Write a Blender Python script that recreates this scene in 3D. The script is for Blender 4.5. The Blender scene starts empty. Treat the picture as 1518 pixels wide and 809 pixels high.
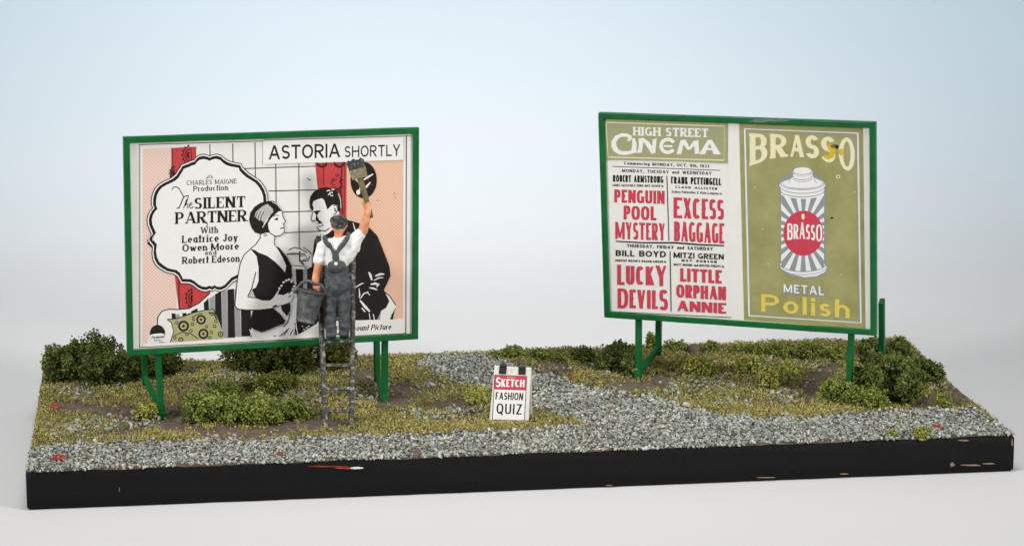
import bpy, bmesh, math, random
import numpy as np
from mathutils import Vector, Matrix, noise as mnoise
# One Blender unit is one centimetre: a 1:76 model scene, 19 cm wide.
rng = np.random.default_rng(7)
random.seed(7)
SC = bpy.context.scene
COL = SC.collection
SC.unit_settings.scale_length = 0.01
PI = math.pi

# ------------------------------------------------------------------ camera
PW, PH, FPX = 1518.0, 809.0, 3800.0            # photo size and focal length in photo pixels
PITCH = math.radians(11.809)
CAMH = 13.3396
cam_d = bpy.data.cameras.new('camera')
cam = bpy.data.objects.new('camera', cam_d); COL.objects.link(cam)
cam_d.sensor_fit = 'HORIZONTAL'; cam_d.sensor_width = 36.0
cam_d.lens = 36.0 * FPX / PW
cam_d.clip_start = 1.0; cam_d.clip_end = 2000.0
cam.location = (0, 0, CAMH); cam.rotation_euler = (PI / 2 - PITCH, 0, 0)
SC.camera = cam

# ------------------------------------------------------------------ world, lamps, exposure
W = bpy.data.worlds.new('World'); SC.world = W; W.use_nodes = True
W.node_tree.nodes['Background'].inputs[0].default_value = (0.90, 0.96, 1.0, 1)
W.node_tree.nodes['Background'].inputs[1].default_value = 0.25
SC.view_settings.view_transform = 'Standard'
SC.view_settings.look = 'None'
SC.view_settings.exposure = 0.0
SC.view_settings.gamma = 1.0

def area(name, loc, target, size, power, color):
    d = bpy.data.lights.new(name, 'AREA'); d.shape = 'SQUARE'; d.size = size; d.energy = power; d.color = color
    o = bpy.data.objects.new(name, d); COL.objects.link(o); o.location = loc
    o.rotation_euler = (Vector(target) - Vector(loc)).to_track_quat('-Z', 'Y').to_euler()
    return o
MID = (0, 51, 2)
area('softbox_left', (-56, 14, 29), MID, 13, 1640, (1.0, 0.97, 0.94)).data.spread = math.radians(40)
area('softbox_right', (54, 12, 28), MID, 13, 1710, (1.0, 0.97, 0.94)).data.spread = math.radians(40)
area('softbox_overhead', (-2, 38, 50), (-2, 50, 0), 20, 2200, (1.0, 0.99, 0.98)).data.spread = math.radians(76)
area('backdrop_pool', (-4, 62, 42), (-3, 78, 0), 20, 1550, (1.0, 0.975, 0.98)).data.spread = math.radians(60)
bl = area('backdrop_blue', (2, 68, 40), (2, 98, 10), 120, 11200, (0.52, 0.82, 1.0)).data; bl.shape = 'RECTANGLE'; bl.size_y = 18; bl.spread = math.radians(105)  # unseen lamp, added to tint the plain paper blue towards the top

# ------------------------------------------------------------------ picture pixel <-> place
FWD = np.array([0, math.cos(PITCH), -math.sin(PITCH)]); UPV = np.array([0, math.sin(PITCH), math.cos(PITCH)]); RTV = np.array([1., 0, 0])
CAMP = np.array([0, 0, CAMH])
def ray(x, y): return FWD + (x - PW / 2) / FPX * RTV - (y - PH / 2) / FPX * UPV
def at_z(x, y, z=0.0):
    d = ray(x, y); return CAMP + d * ((z - CAMH) / d[2])
def at_y(x, y, Y):
    d = ray(x, y); return CAMP + d * (Y / d[1])
def at_plane(x, y, p0, n):
    d = ray(x, y); return CAMP + d * (np.dot(p0 - CAMP, n) / np.dot(d, n))
def project(P):
    q = np.asarray(P) - CAMP; w = q @ FWD
    return np.stack([PW / 2 + FPX * (q @ RTV) / w, PH / 2 - FPX * (q @ UPV) / w], -1)

# ------------------------------------------------------------------ materials
def srgb(r, g, b):
    f = lambda c: c / 12.92 if c <= 0.04045 else ((c + 0.055) / 1.055) ** 2.4
    return (f(r / 255), f(g / 255), f(b / 255), 1)
def mat(name, col, rough=0.7, var=0.0, scale=6.0, bump=0.0, bscale=40.0, spec=0.3, col2=None, metal=0.0, edge=None, detail=6.0):
    """Principled with object-space noise that mixes col with col2 (or a darker col) and bumps the surface."""
    m = bpy.data.materials.new(name); m.use_nodes = True
    nt = m.node_tree; N = nt.nodes; L = nt.links; P = N['Principled BSDF']
    if len(col) == 3: col = (*col, 1)
    P.inputs['Base Color'].default_value = col
    P.inputs['Roughness'].default_value = rough; P.inputs['Metallic'].default_value = metal
    P.inputs['Specular IOR Level'].default_value = spec
    tc = N.new('ShaderNodeTexCoord')
    if var > 0 or col2:
        n = N.new('ShaderNodeTexNoise'); n.inputs['Scale'].default_value = scale; n.inputs['Detail'].default_value = detail
        n.inputs['Roughness'].default_value = 0.65
        L.new(tc.outputs['Object'], n.inputs['Vector'])
        r = N.new('ShaderNodeValToRGB')
        c2 = col2 if col2 else tuple(c * (1 - var) for c in col[:3])
        c2 = (*c2[:3], 1)
        lo, hi = edge if edge else (0.3, 0.7)
        r.color_ramp.elements[0].position = lo; r.color_ramp.elements[0].color = col
        r.color_ramp.elements[1].position = hi; r.color_ramp.elements[1].color = c2
        L.new(n.outputs['Fac'], r.inputs['Fac']); L.new(r.outputs['Color'], P.inputs['Base Color'])
    if bump > 0:
        b = N.new('ShaderNodeTexNoise'); b.inputs['Scale'].default_value = bscale; b.inputs['Detail'].default_value = 5
        L.new(tc.outputs['Object'], b.inputs['Vector'])
        bp = N.new('ShaderNodeBump'); bp.inputs['Strength'].default_value = bump; bp.inputs['Distance'].default_value = 0.05
        L.new(b.outputs['Fac'], bp.inputs['Height']); L.new(bp.outputs['Normal'], P.inputs['Normal'])
    return m
def mat_attr(name, rough=0.85, spec=0.2, bump=0.0, bscale=60, trans=0.0, noise=0.25, nscale=30):
    """Colour of each piece from the colour attribute 'tint', broken up by fine noise."""
    m = bpy.data.materials.new(name); m.use_nodes = True
    nt = m.node_tree; N = nt.nodes; L = nt.links; P = N['Principled BSDF']
    a = N.new('ShaderNodeAttribute'); a.attribute_name = 'tint'
    tc = N.new('ShaderNodeTexCoord'); n = N.new('ShaderNodeTexNoise'); n.inputs['Scale'].default_value = nscale; n.inputs['Detail'].default_value = 4
    L.new(tc.outputs['Object'], n.inputs['Vector'])
    mr = N.new('ShaderNodeMapRange'); mr.inputs['From Min'].default_value = 0.3; mr.inputs['From Max'].default_value = 0.7
    mr.inputs['To Min'].default_value = 1 - noise; mr.inputs['To Max'].default_value = 1 + noise
    L.new(n.outputs['Fac'], mr.inputs['Value'])
    mx = N.new('ShaderNodeVectorMath'); mx.operation = 'SCALE'
    L.new(a.outputs['Color'], mx.inputs[0]); L.new(mr.outputs['Result'], mx.inputs['Scale'])
    L.new(mx.outputs['Vector'], P.inputs['Base Color'])
    P.inputs['Roughness'].default_value = rough; P.inputs['Specular IOR Level'].default_value = spec
    if bump:
        b = N.new('ShaderNodeTexNoise'); b.inputs['Scale'].default_value = bscale
        L.new(tc.outputs['Object'], b.inputs['Vector'])
        bp = N.new('ShaderNodeBump'); bp.inputs['Strength'].default_value = bump; bp.inputs['Distance'].default_value = 0.02
        L.new(b.outputs['Fac'], bp.inputs['Height']); L.new(bp.outputs['Normal'], P.inputs['Normal'])
    return m
M = {}
M['backdrop'] = mat('seamless_paper', (0.70, 0.693, 0.69), 0.9, 0.03, 0.06, 0.05, 8, spec=0.1)
M['slab'] = mat('black_paint', (0.0062, 0.0062, 0.0072), 0.6, 0, 34, 0.4, 9, spec=0.12, col2=(0.022, 0.022, 0.023), edge=(0.60, 0.80), detail=3)
M['chip'] = mat('bare_wood', (0.33, 0.235, 0.145), 0.8, 0.5, 20)
M['redbase'] = mat('red_underlay', (0.26, 0.02, 0.013), 0.55, 0.6, 9, col2=(0.42, 0.14, 0.085), edge=(0.5, 0.75), detail=8)
M['green'] = mat('green_enamel', (0.004, 0.14, 0.032), 0.36, 0.38, 2.2, 0.06, 16, spec=0.3, detail=8)
M['scuff'] = mat('scuffed_paint', (0.16, 0.28, 0.17), 0.6, 0.6, 14)
M['paper'] = mat('poster_paper', (0.80, 0.785, 0.745), 0.75, 0.05, 2.5, 0.05, 30, spec=0.2)
M['cream'] = mat('cream_ink', (0.80, 0.75, 0.50), 0.7, 0.06, 8)
M['white'] = mat('white_ink', (0.82, 0.81, 0.78), 0.7, 0.05, 8)
M['ink'] = mat('black_ink', (0.016, 0.013, 0.012), 0.6, 0.3, 10, spec=0.2)
M['line'] = mat('brown_ink', (0.055, 0.036, 0.018), 0.7)
M['redink'] = mat('red_ink', (0.60, 0.052, 0.090), 0.65, 0.16, 14)
M['red'] = mat('curtain_red_ink', (0.58, 0.055, 0.055), 0.65, 0.22, 18)
M['deepred'] = mat('deep_red_ink', (0.28, 0.02, 0.03), 0.65, 0.3, 18)
M['grey'] = mat('grey_ink', (0.33, 0.335, 0.34), 0.7, 0.2, 25)
M['silver'] = mat('silver_grey_ink', (0.27, 0.31, 0.33), 0.7, 0.15, 20)
M['shade'] = mat('warm_grey_ink', (0.50, 0.49, 0.45), 0.7, 0.12, 20)
M['olive'] = mat('olive_ink', (0.255, 0.248, 0.085), 0.5, 0, 1.6, spec=0.4, col2=(0.38, 0.366, 0.155), detail=12, edge=(0.32, 0.72))
M['oliveh'] = mat('pale_olive_ink', (0.36, 0.37, 0.20), 0.7, 0, 22, col2=(0.31, 0.32, 0.165))
M['cushion'] = mat('cushion_olive_ink', (0.42, 0.41, 0.20), 0.7, 0.12, 25)
M['yellow'] = mat('yellow_ink', (0.72, 0.58, 0.11), 0.7, 0.08, 18)
M['stain'] = mat('yellow_stain', (0.68, 0.49, 0.02), 0.7, 0.2, 20)
M['stain2'] = mat('olive_stain', (0.20, 0.17, 0.025), 0.7, 0.3, 20)
def halftone(name, c_dot, c_bg, period, fac):
    m = mat(name, c_bg, 0.7); nt = m.node_tree; N = nt.nodes; L = nt.links; P = N['Principled BSDF']
    tc = N.new('ShaderNodeTexCoord'); mp = N.new('ShaderNodeMapping'); mp.inputs['Rotation'].default_value = (0, PI / 4, 0)
    L.new(tc.outputs['Object'], mp.inputs['Vector']); sp = N.new('ShaderNodeSeparateXYZ'); L.new(mp.outputs[0], sp.inputs[0])
    outs = []
    for ax in 'XZ':
        mu = N.new('ShaderNodeMath'); mu.operation = 'MULTIPLY'; mu.inputs[1].default_value = 2 * PI / period; L.new(sp.outputs[ax], mu.inputs[0])
        si = N.new('ShaderNodeMath'); si.operation = 'SINE'; L.new(mu.outputs[0], si.inputs[0]); outs.append(si)
    ad = N.new('ShaderNodeMath'); ad.operation = 'ADD'; L.new(outs[0].outputs[0], ad.inputs[0]); L.new(outs[1].outputs[0], ad.inputs[1])
    mr = N.new('ShaderNodeMapRange'); mr.inputs['From Min'].default_value = -0.9; mr.inputs['From Max'].default_value = 0.9
    mr.inputs['To Min'].default_value = 0.5 - fac / 2; mr.inputs['To Max'].default_value = 0.5 + fac / 2
    L.new(ad.outputs[0], mr.inputs['Value'])
    mx = N.new('ShaderNodeMix'); mx.data_type = 'RGBA'; mx.inputs['A'].default_value = (*c_bg, 1); mx.inputs['B'].default_value = (*c_dot, 1)
    L.new(mr.outputs['Result'], mx.inputs['Factor']); L.new(mx.outputs['Result'], P.inputs['Base Color'])
    return m
M['pink'] = halftone('pink_halftone', (0.70, 0.42, 0.335), (0.81, 0.68, 0.595), 0.05, 0.55)
M['peach'] = halftone('peach_halftone', (0.70, 0.37, 0.245), (0.83, 0.60, 0.45), 0.05, 0.55)
M['ladder'] = mat('weathered_grey_wood', (0.052, 0.047, 0.038), 0.55, 0, 12, 0.3, 40, col2=(0.42, 0.40, 0.37), edge=(0.50, 0.70), detail=9)
M['denim'] = mat('grey_overall_paint', (0.043, 0.049, 0.053), 0.6, 0, 13, 0.3, 34, col2=(0.145, 0.155, 0.162), edge=(0.42, 0.85), detail=9)
M['cap'] = mat('charcoal_cap_paint', (0.022, 0.027, 0.029), 0.5, 0, 10, 0.2, 30, col2=(0.26, 0.27, 0.275), edge=(0.46, 0.72), detail=8)
M['boot'] = mat('boot_paint', (0.015, 0.016, 0.016), 0.5, 0, 9, 0.2, 30, col2=(0.12, 0.12, 0.12), edge=(0.5, 0.75))
M['shirt'] = mat('white_shirt_paint', (0.83, 0.82, 0.79), 0.65, 0.07, 6, 0.15, 25)
M['skin'] = mat('orange_flesh_paint', (0.72, 0.26, 0.115), 0.55, 0, 6, 0.1, 30, col2=(0.76, 0.42, 0.30), edge=(0.45, 0.62))
M['zinc'] = mat('grey_zinc_paint', (0.05, 0.055, 0.055), 0.45, 0, 7, 0.2, 40, col2=(0.20, 0.21, 0.21), edge=(0.4, 0.75), metal=0.2, spec=0.4, detail=9)
M['bristle'] = mat('dark_bristles', (0.035, 0.045, 0.048), 0.7, 0, 16, 0.6, 50, col2=(0.22, 0.23, 0.22), edge=(0.5, 0.7))
M['ferrule'] = mat('tan_brush_paint', (0.22, 0.175, 0.09), 0.6, 0, 14, 0.3, 30, col2=(0.42, 0.40, 0.34), edge=(0.5, 0.68))
M['handle'] = mat('olive_wood_paint', (0.20, 0.155, 0.055), 0.5, 0.35, 10)
M['board'] = mat('off_white_paint', (0.72, 0.70, 0.65), 0.6, 0, 5, 0.2, 30, col2=(0.52, 0.47, 0.38), edge=(0.55, 0.8))
M['strap'] = mat('dark_grey_paint', (0.03, 0.032, 0.033), 0.6, 0.5, 12)
M['gravel'] = mat_attr('gravel', 0.8, 0.25, 0.2, 60, noise=0.22, nscale=22)
M['grass'] = mat_attr('static_grass', 0.8, 0.15, noise=0.25, nscale=6)
M['foam'] = mat_attr('foam_foliage', 0.9, 0.1, 0.4, 60, noise=0.30, nscale=9)
M['flock'] = mat_attr('flock', 0.9, 0.1, 0.3, 60, noise=0.3, nscale=8)
# ground: brown earth
M['earth'] = mat('brown_earth', (0.105, 0.078, 0.059), 0.95, 0, 4.5, 0.8, 22, col2=(0.18, 0.142, 0.11), spec=0.1, detail=10)

# ------------------------------------------------------------------ helpers
def link(o, parent=None):
    COL.objects.link(o)
    if parent is not None: o.parent = parent
    return o
def tag(o, label=None, cat=None, group=None, kind=None):
    for k, v in (('label', label), ('category', cat), ('group', group), ('kind', kind)):
        if v: o[k] = v
    return o
def thing(name, loc, label, cat, group=None, rot=(0, 0, 0)):
    o = bpy.data.objects.new(name, None); o.empty_display_size = 0.3
    o.location = loc; o.rotation_euler = rot
    return tag(link(o), label, cat, group)
class MB:
    def __init__(s): s.v = []; s.f = []; s.m = []; s.sm = []
    def add(s, vs, fs, mi=0, smooth=False):
        b = len(s.v); s.v += [tuple(map(float, p)) for p in vs]
        for f in fs: s.f.append([b + i for i in f]); s.m.append(mi); s.sm.append(smooth)
    def box(s, lo, hi, mi=0):
        (a, b, c), (d, e, f) = lo, hi
        s.add([(a, b, c), (d, b, c), (d, e, c), (a, e, c), (a, b, f), (d, b, f), (d, e, f), (a, e, f)],
              [(0, 3, 2, 1), (4, 5, 6, 7), (0, 1, 5, 4), (1, 2, 6, 5), (2, 3, 7, 6), (3, 0, 4, 7)], mi)
    def tube(s, pts, rad, seg=12, mi=0, smooth=True, up=(0.1, 0.2, 1), flat=1.0, cap=True, squash=None):
        pts = [np.array(p, float) for p in pts]; n = len(pts)
        if np.isscalar(rad): rad = [rad] * n
        base = len(s.v); vs = []
        for i, p in enumerate(pts):
            d = pts[min(i + 1, n - 1)] - pts[max(i - 1, 0)]; d /= np.linalg.norm(d)
            a = np.cross(d, np.array(up, float)); a /= np.linalg.norm(a); b = np.cross(d, a)
            for k in range(seg):
                t = 2 * PI * (k + 0.5) / seg; vs.append(p + rad[i] * (math.cos(t) * a + math.sin(t) * b * flat))
        fs = []
        for i in range(n - 1):
            for k in range(seg):
                fs.append((i * seg + k, i * seg + (k + 1) % seg, (i + 1) * seg + (k + 1) % seg, (i + 1) * seg + k))
        if cap: fs += [tuple(range(seg))[::-1], tuple((n - 1) * seg + k for k in range(seg))]
        s.add(vs, fs, mi, smooth)
    def ball(s, c, r, seg=14, rings=10, mi=0, R=None):
        r = np.array([r, r, r] if np.isscalar(r) else r, float); c = np.array(c, float); vs = []; fs = []
        R = np.eye(3) if R is None else R
        for i in range(rings + 1):
            th = PI * i / rings
            for k in range(seg):
                ph = 2 * PI * k / seg
                vs.append(c + R @ (r * np.array([math.sin(th) * math.cos(ph), math.sin(th) * math.sin(ph), math.cos(th)])))
        for i in range(rings):
            for k in range(seg): fs.append((i * seg + k, (i + 1) * seg + k, (i + 1) * seg + (k + 1) % seg, i * seg + (k + 1) % seg))
        s.add(vs, fs, mi, True)
    def build(s, name, mats, parent=None, bevel=0.0, bseg=2):
        me = bpy.data.meshes.new(name); me.from_pydata(s.v, [], s.f)
        for m in (mats if isinstance(mats, (list, tuple)) else [mats]): me.materials.append(m)
        me.polygons.foreach_set('material_index', s.m); me.polygons.foreach_set('use_smooth', s.sm)
        me.update()
        if bevel > 0:
            bm = bmesh.new(); bm.from_mesh(me)
            bmesh.ops.remove_doubles(bm, verts=bm.verts, dist=1e-5)
            es = [e for e in bm.edges if len(e.link_faces) == 2 and e.calc_face_angle(0) > 0.6]
            bmesh.ops.bevel(bm, geom=es, offset=bevel, segments=bseg, affect='EDGES', profile=0.5, clamp_overlap=True)
            bmesh.ops.recalc_face_normals(bm, faces=bm.faces)
            bm.to_mesh(me); bm.free()
        o = bpy.data.objects.new(name, me)
        return link(o, parent)
    def fuse(s, name, material, parent=None, voxel=0.016, smooth=4, rough=0.0, rscale=6.0):
        """Melt the overlapping pieces into one continuous skin."""
        me = bpy.data.meshes.new(name); me.from_pydata(s.v, [], s.f); me.update()
        o = bpy.data.objects.new(name, me); COL.objects.link(o)
        r = o.modifiers.new('r', 'REMESH'); r.mode = 'VOXEL'; r.voxel_size = voxel
        sm = o.modifiers.new('s', 'SMOOTH'); sm.iterations = smooth; sm.factor = 0.5
        dg = bpy.context.evaluated_depsgraph_get()
        me2 = bpy.data.meshes.new_from_object(o.evaluated_get(dg)); me2.name = name
        bpy.data.objects.remove(o); bpy.data.meshes.remove(me)
        me2.materials.clear(); me2.materials.append(material)
        if rough:
            for v in me2.vertices:
                v.co += v.normal * rough * mnoise.noise(v.co * rscale)
        me2.polygons.foreach_set('use_smooth', [True] * len(me2.polygons))
        o2 = bpy.data.objects.new(name, me2)
        return link(o2, parent)
def np_mesh(name, V, F, material, tint=None, smooth=False, parent=None):
    """Fast mesh from arrays; F is (n,3) or (n,4); tint is one rgb per vertex."""
    me = bpy.data.meshes.new(name); k = F.shape[1]
    me.vertices.add(len(V)); me.vertices.foreach_set('co', np.asarray(V, np.float32).ravel())
    me.loops.add(F.size); me.loops.foreach_set('vertex_index', F.astype(np.int32).ravel())
    me.polygons.add(len(F)); me.polygons.foreach_set('loop_start', np.arange(0, F.size, k, dtype=np.int32))
    me.polygons.foreach_set('use_smooth', [smooth] * len(F))
    me.update(calc_edges=True)
    if tint is not None:
        a = me.color_attributes.new('tint', 'FLOAT_COLOR', 'POINT')
        a.data.foreach_set('color', np.c_[tint, np.ones(len(tint))].astype(np.float32).ravel())
    me.materials.append(material)
    return link(bpy.data.objects.new(name, me), parent)
def inpoly(P, poly):
    x, y = P[:, 0], P[:, 1]; r = np.zeros(len(P), bool); n = len(poly)
    for i in range(n):
        x0, y0 = poly[i]; x1, y1 = poly[(i + 1) % n]
        if y0 == y1: continue
        c = ((y0 > y) != (y1 > y)) & (x < (x1 - x0) * (y - y0) / (y1 - y0) + x0); r ^= c
    return r
# smooth value noise on arrays
_tab = rng.random((256, 256))
def vnoise(x, y):
    xi = np.floor(x).astype(int); yi = np.floor(y).astype(int); fx = x - xi; fy = y - yi
    fx = fx * fx * (3 - 2 * fx); fy = fy * fy * (3 - 2 * fy); g = lambda a, b: _tab[a % 256, b % 256]
    return (g(xi, yi) * (1 - fx) + g(xi + 1, yi) * fx) * (1 - fy) + (g(xi, yi + 1) * (1 - fx) + g(xi + 1, yi + 1) * fx) * fy

# ------------------------------------------------------------------ setting: seamless paper sweep
def sweep():
    prof = [(-60, 0)]
    prof += [(68, 0)]
    for k in range(1, 25):
        a = PI / 2 * k / 24; prof.append((68 + 32 * math.sin(a), 32 - 32 * math.cos(a)))
    prof.append((100, 120))
    vs = []; fs = []
    for y, z in prof: vs += [(-130, y, z), (130, y, z)]
    for i in range(len(prof) - 1): fs.append((2 * i, 2 * i + 1, 2 * i + 3, 2 * i + 2))
    mb = MB(); mb.add(vs, fs, 0, True)
    o = mb.build('backdrop', M['backdrop']); o.location = (0, 0, -0.735); tag(o, kind='structure')
sweep()

# ------------------------------------------------------------------ the display base
A = at_z(38, 700); B = at_z(1504, 645); EU = (B - A) / np.linalg.norm(B - A); EV = np.array([-EU[1], EU[0], 0])
BW = float(np.linalg.norm(B - A)); BD = 7.6
def st(P):
    d = np.asarray(P) - A; return d @ EU, d @ EV
def pos(s, t): return A + np.multiply.outer(s, EU) + np.multiply.outer(t, EV)
def hz(s, t):
    """Ground height above the front edge."""
    s = np.asarray(s, float); t = np.asarray(t, float)
    r = np.clip((t - 3.4) / 4.2, 0, 1); r = r * r * (3 - 2 * r)
    h = 0.005 + 0.12 * r + 0.05 * r * vnoise(s * 0.8 + 3, t * 0.8 + 9)
    return h + 0.02 * vnoise(s * 2.3, t * 2.3) + 0.012 * vnoise(s * 7, t * 7) * np.clip(t, 0, 1)
def gpt(px, py, up=0.0):
    z = 0.05
    for _ in range(5):
        p = at_z(px, py, z); s, t = st(p); z = float(hz(s, t))
    return np.array([p[0], p[1], z + up])
TH = 0.735
def slab():
    mb = MB(); ns, nt = 150, 2; vs = []; fs = []
    ring = []
    for i in range(ns + 1): ring.append((BW * i / ns, 0.0, 0))
    for i in range(1, 61): ring.append((BW, BD * i / 60, 1))
    for i in range(1, ns + 1): ring.append((BW * (1 - i / ns), BD, 2))
    for i in range(1, 60): ring.append((0.0, BD * (1 - i / 60), 3))
    n = len(ring); levels = [(0.0, 0.05), (0.06, 0.0), (0.3, 0.0), (0.55, 0.0), (TH - 0.05, 0.0), (TH, 0.035)]
    for li, (z, ins) in enumerate(levels):
        for (s, t, side) in ring:
            w = 0.018 * (mnoise.noise(Vector((s * 1.3, t * 1.3, z * 2 + 5))) ) + 0.008 * mnoise.noise(Vector((s * 6, t * 6, z * 6)))
            ds = ins if s < 0.01 else (-ins if s > BW - 0.01 else 0); dt = ins if t < 0.01 else (-ins if t > BD - 0.01 else 0)
            if side in (0, 2): dt += w
            else: ds += w
            zz = -TH + z
            if li >= 4: zz += 0.022 * mnoise.noise(Vector((s * 0.9, t * 0.9, 1.0))) + 0.014 * mnoise.noise(Vector((s * 4.5, t * 4.5, 3.0)))
            p = A + (s + ds) * EU + (t + dt) * EV; vs.append((p[0], p[1], zz))
    for l in range(len(levels) - 1):
        for i in range(n): fs.append((l * n + i, l * n + (i + 1) % n, (l + 1) * n + (i + 1) % n, (l + 1) * n + i))
    fs.append(tuple(range(n))[::-1]); fs.append(tuple((len(levels) - 1) * n + i for i in range(n)))
    mb.add(vs, fs, 0, True)
    return mb
root = thing('display_base', tuple((A + B) / 2 + EV * BD / 2 + np.array([0, 0, -TH])), 'long black painted wooden slab carrying the whole model landscape', 'display base')
def local(o, parent):                          # meshes are built in world space, then handed to their thing
    o.parent = parent; bpy.context.view_layer.update(); o.matrix_parent_inverse = parent.matrix_world.inverted(); return o
local(slab().build('slab', M['slab']), root)
# chips in the black paint along the lower edge and front, each a thin irregular scab
def blob_poly(cx, cy, rx, ry, n=14, jag=0.35, seed=0):
    r = random.Random(seed); return [(cx + rx * math.cos(2 * PI * k / n) * (1 - jag * r.random()), cy + ry * math.sin(2 * PI * k / n) * (1 - jag * r.random())) for k in range(n)]
def front_pt(px, py, out=0.02):
    p = at_plane(px, py, A, EV); return p - EV * out
mb = MB()
for i, (cx, cy, rx, ry) in enumerate([(1440, 688.5, 20, 1.6), (1411, 688, 5, 3.6), (1465, 686.5, 12, 1.1), (1250, 701.5, 9, 1.0), (903, 718.5, 6, .8), (1136, 707, 20, .8), (177, 725, 0.8, 5), (1500, 655, 1.2, 7), (1428, 652, 9, 1.1)]):
    poly = blob_poly(cx, cy, rx, ry, 12, 0.55, i)
    mb = MB(); mb.add([front_pt(x, y, 0.026) for x, y in poly] + [front_pt(x, y, -0.02) for x, y in poly],
           [tuple(range(12))[::-1]] + [(k, (k + 1) % 12, 12 + (k + 1) % 12, 12 + k) for k in range(12)])
    o = local(mb.build('chipped_paint', M['chip']), root); o['label'] = 'pale bare wood showing where the black paint has chipped'
# torn red underlay showing at the front lip
for i, (cx, cy, rx, ry) in enumerate([(485, 690.3, 34, 0.9), (513, 692.4, 20, 1.9)]):
    poly = blob_poly(cx, cy, rx, ry, 14, 0.4, 40 + i)
    mb = MB(); mb.add([front_pt(x, y, 0.036 + .004 * i) for x, y in poly] + [front_pt(x, y, -0.02) for x, y in poly],
           [tuple(range(14))[::-1]] + [(k, (k + 1) % 14, 14 + (k + 1) % 14, 14 + k) for k in range(14)])
    o = local(mb.build('torn_edge', M['redbase']), root); o['label'] = 'torn red strip along the front lip'
mb = MB(); poly = blob_poly(528, 692.5, 11, 1.5, 12, 0.3, 91)
mb.add([front_pt(x, y, 0.044) for x, y in poly] + [front_pt(x, y, 0) for x, y in poly], [tuple(range(12))[::-1]] + [(k, (k + 1) % 12, 12 + (k + 1) % 12, 12 + k) for k in range(12)])
o = local(mb.build('splinter', M['board']), root); o['label'] = 'pale splinter beside the torn red strip'

# ------------------------------------------------------------------ ground sheet on the slab
def ground():
    ns, nt = 320, 140
    S, T = np.meshgrid(np.linspace(0.03, BW - 0.03, ns), np.linspace(0.03, BD - 0.03, nt))
    s, t = S.ravel(), T.ravel(); P = pos(s, t); P[:, 2] = hz(s, t) + 0.012 * rng.random(len(s))
    idx = np.arange(ns * nt).reshape(nt, ns)
    F = np.c_[idx[:-1, :-1].ravel(), idx[:-1, 1:].ravel(), idx[1:, 1:].ravel(), idx[1:, :-1].ravel()]
    # skirt down to the slab
    rim = np.r_[idx[0, :], idx[1:, -1], idx[-1, -2::-1], idx[-2:0:-1, 0]]
    Q = P[rim].copy(); Q[:, 2] = -0.06; b = len(P); n = len(rim)
    G = np.array([(rim[i], b + i, b + (i + 1) % n, rim[(i + 1) % n]) for i in range(n)])
    o = np_mesh('ground', np.r_[P, Q], np.r_[F, G], M['earth'], smooth=True); tag(o, kind='structure')
ground()

# picture regions of the ground cover (photo pixels)
STRIP = [(20, 720), (48, 668), (90, 662), (150, 657), (300, 653), (450, 650), (600, 645), (720, 640), (800, 636), (868, 632), (960, 616), (1060, 616), (1150, 621), (1250, 614), (1350, 607), (1438, 604), (1515, 645), (1515, 660), (760, 690), (20, 720)]
PATH = [(612, 541), (640, 529), (690, 524), (738, 527), (760, 538), (792, 549), (850, 567), (900, 578), (960, 588), (1010, 600), (1070, 616), (1000, 640), (860, 640), (872, 632), (850, 622), (818, 610), (780, 598), (738, 580), (690, 570), (645, 553)]
DIRT = [[(68, 596), (112, 596), (150, 598), (205, 606), (232, 600), (262, 604), (292, 628), (285, 640), (240, 640), (170, 620), (95, 610)],
        [(285, 632), (360, 636), (470, 622), (540, 622), (525, 638), (470, 640), (360, 648), (300, 650)],
        [(878, 566), (935, 568), (985, 555), (1012, 556), (1000, 570), (965, 582), (920, 578)],
        [(1192, 556), (1222, 540), (1248, 540), (1232, 566), (1214, 584), (1195, 596), (1186, 580)],
        [(1340, 598), (1372, 588), (1398, 590), (1385, 602), (1350, 604)],
        [(520, 552), (556, 548), (566, 568), (520, 566)], [(556, 590), (600, 586), (604, 606), (560, 610)],
        [(575, 575), (610, 566), (614, 588), (580, 592)], [(700, 600), (722, 600), (720, 622), (694, 618)],
        [(640, 596), (690, 594), (700, 606), (650, 610)], [(1395, 556), (1440, 590), (1452, 600), (1420, 592)], [(800, 536), (840, 540), (846, 556), (812, 550)]]
def scatter(n, s0=0.02, s1=None, t0=0.02, t1=None):
    s = rng.uniform(s0, (s1 or BW - 0.02), n); t = rng.uniform(t0, (t1 or BD - 0.02), n)
    P = pos(s, t); P[:, 2] = hz(s, t); return s, t, P, project(P)
def wob(px, amp=5):
    return px + amp * (np.c_[vnoise(px[:, 0] / 9, px[:, 1] / 6), vnoise(px[:, 1] / 6 + 40, px[:, 0] / 9)] - 0.5) * 2
def in_gravel(px):
    q = wob(px, 4.5); return inpoly(q, STRIP) | inpoly(q, PATH)
def in_dirt(px):
    q = wob(px, 6); r = np.zeros(len(px), bool)
    for d in DIRT: r |= inpoly(q, d)
    return r

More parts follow.
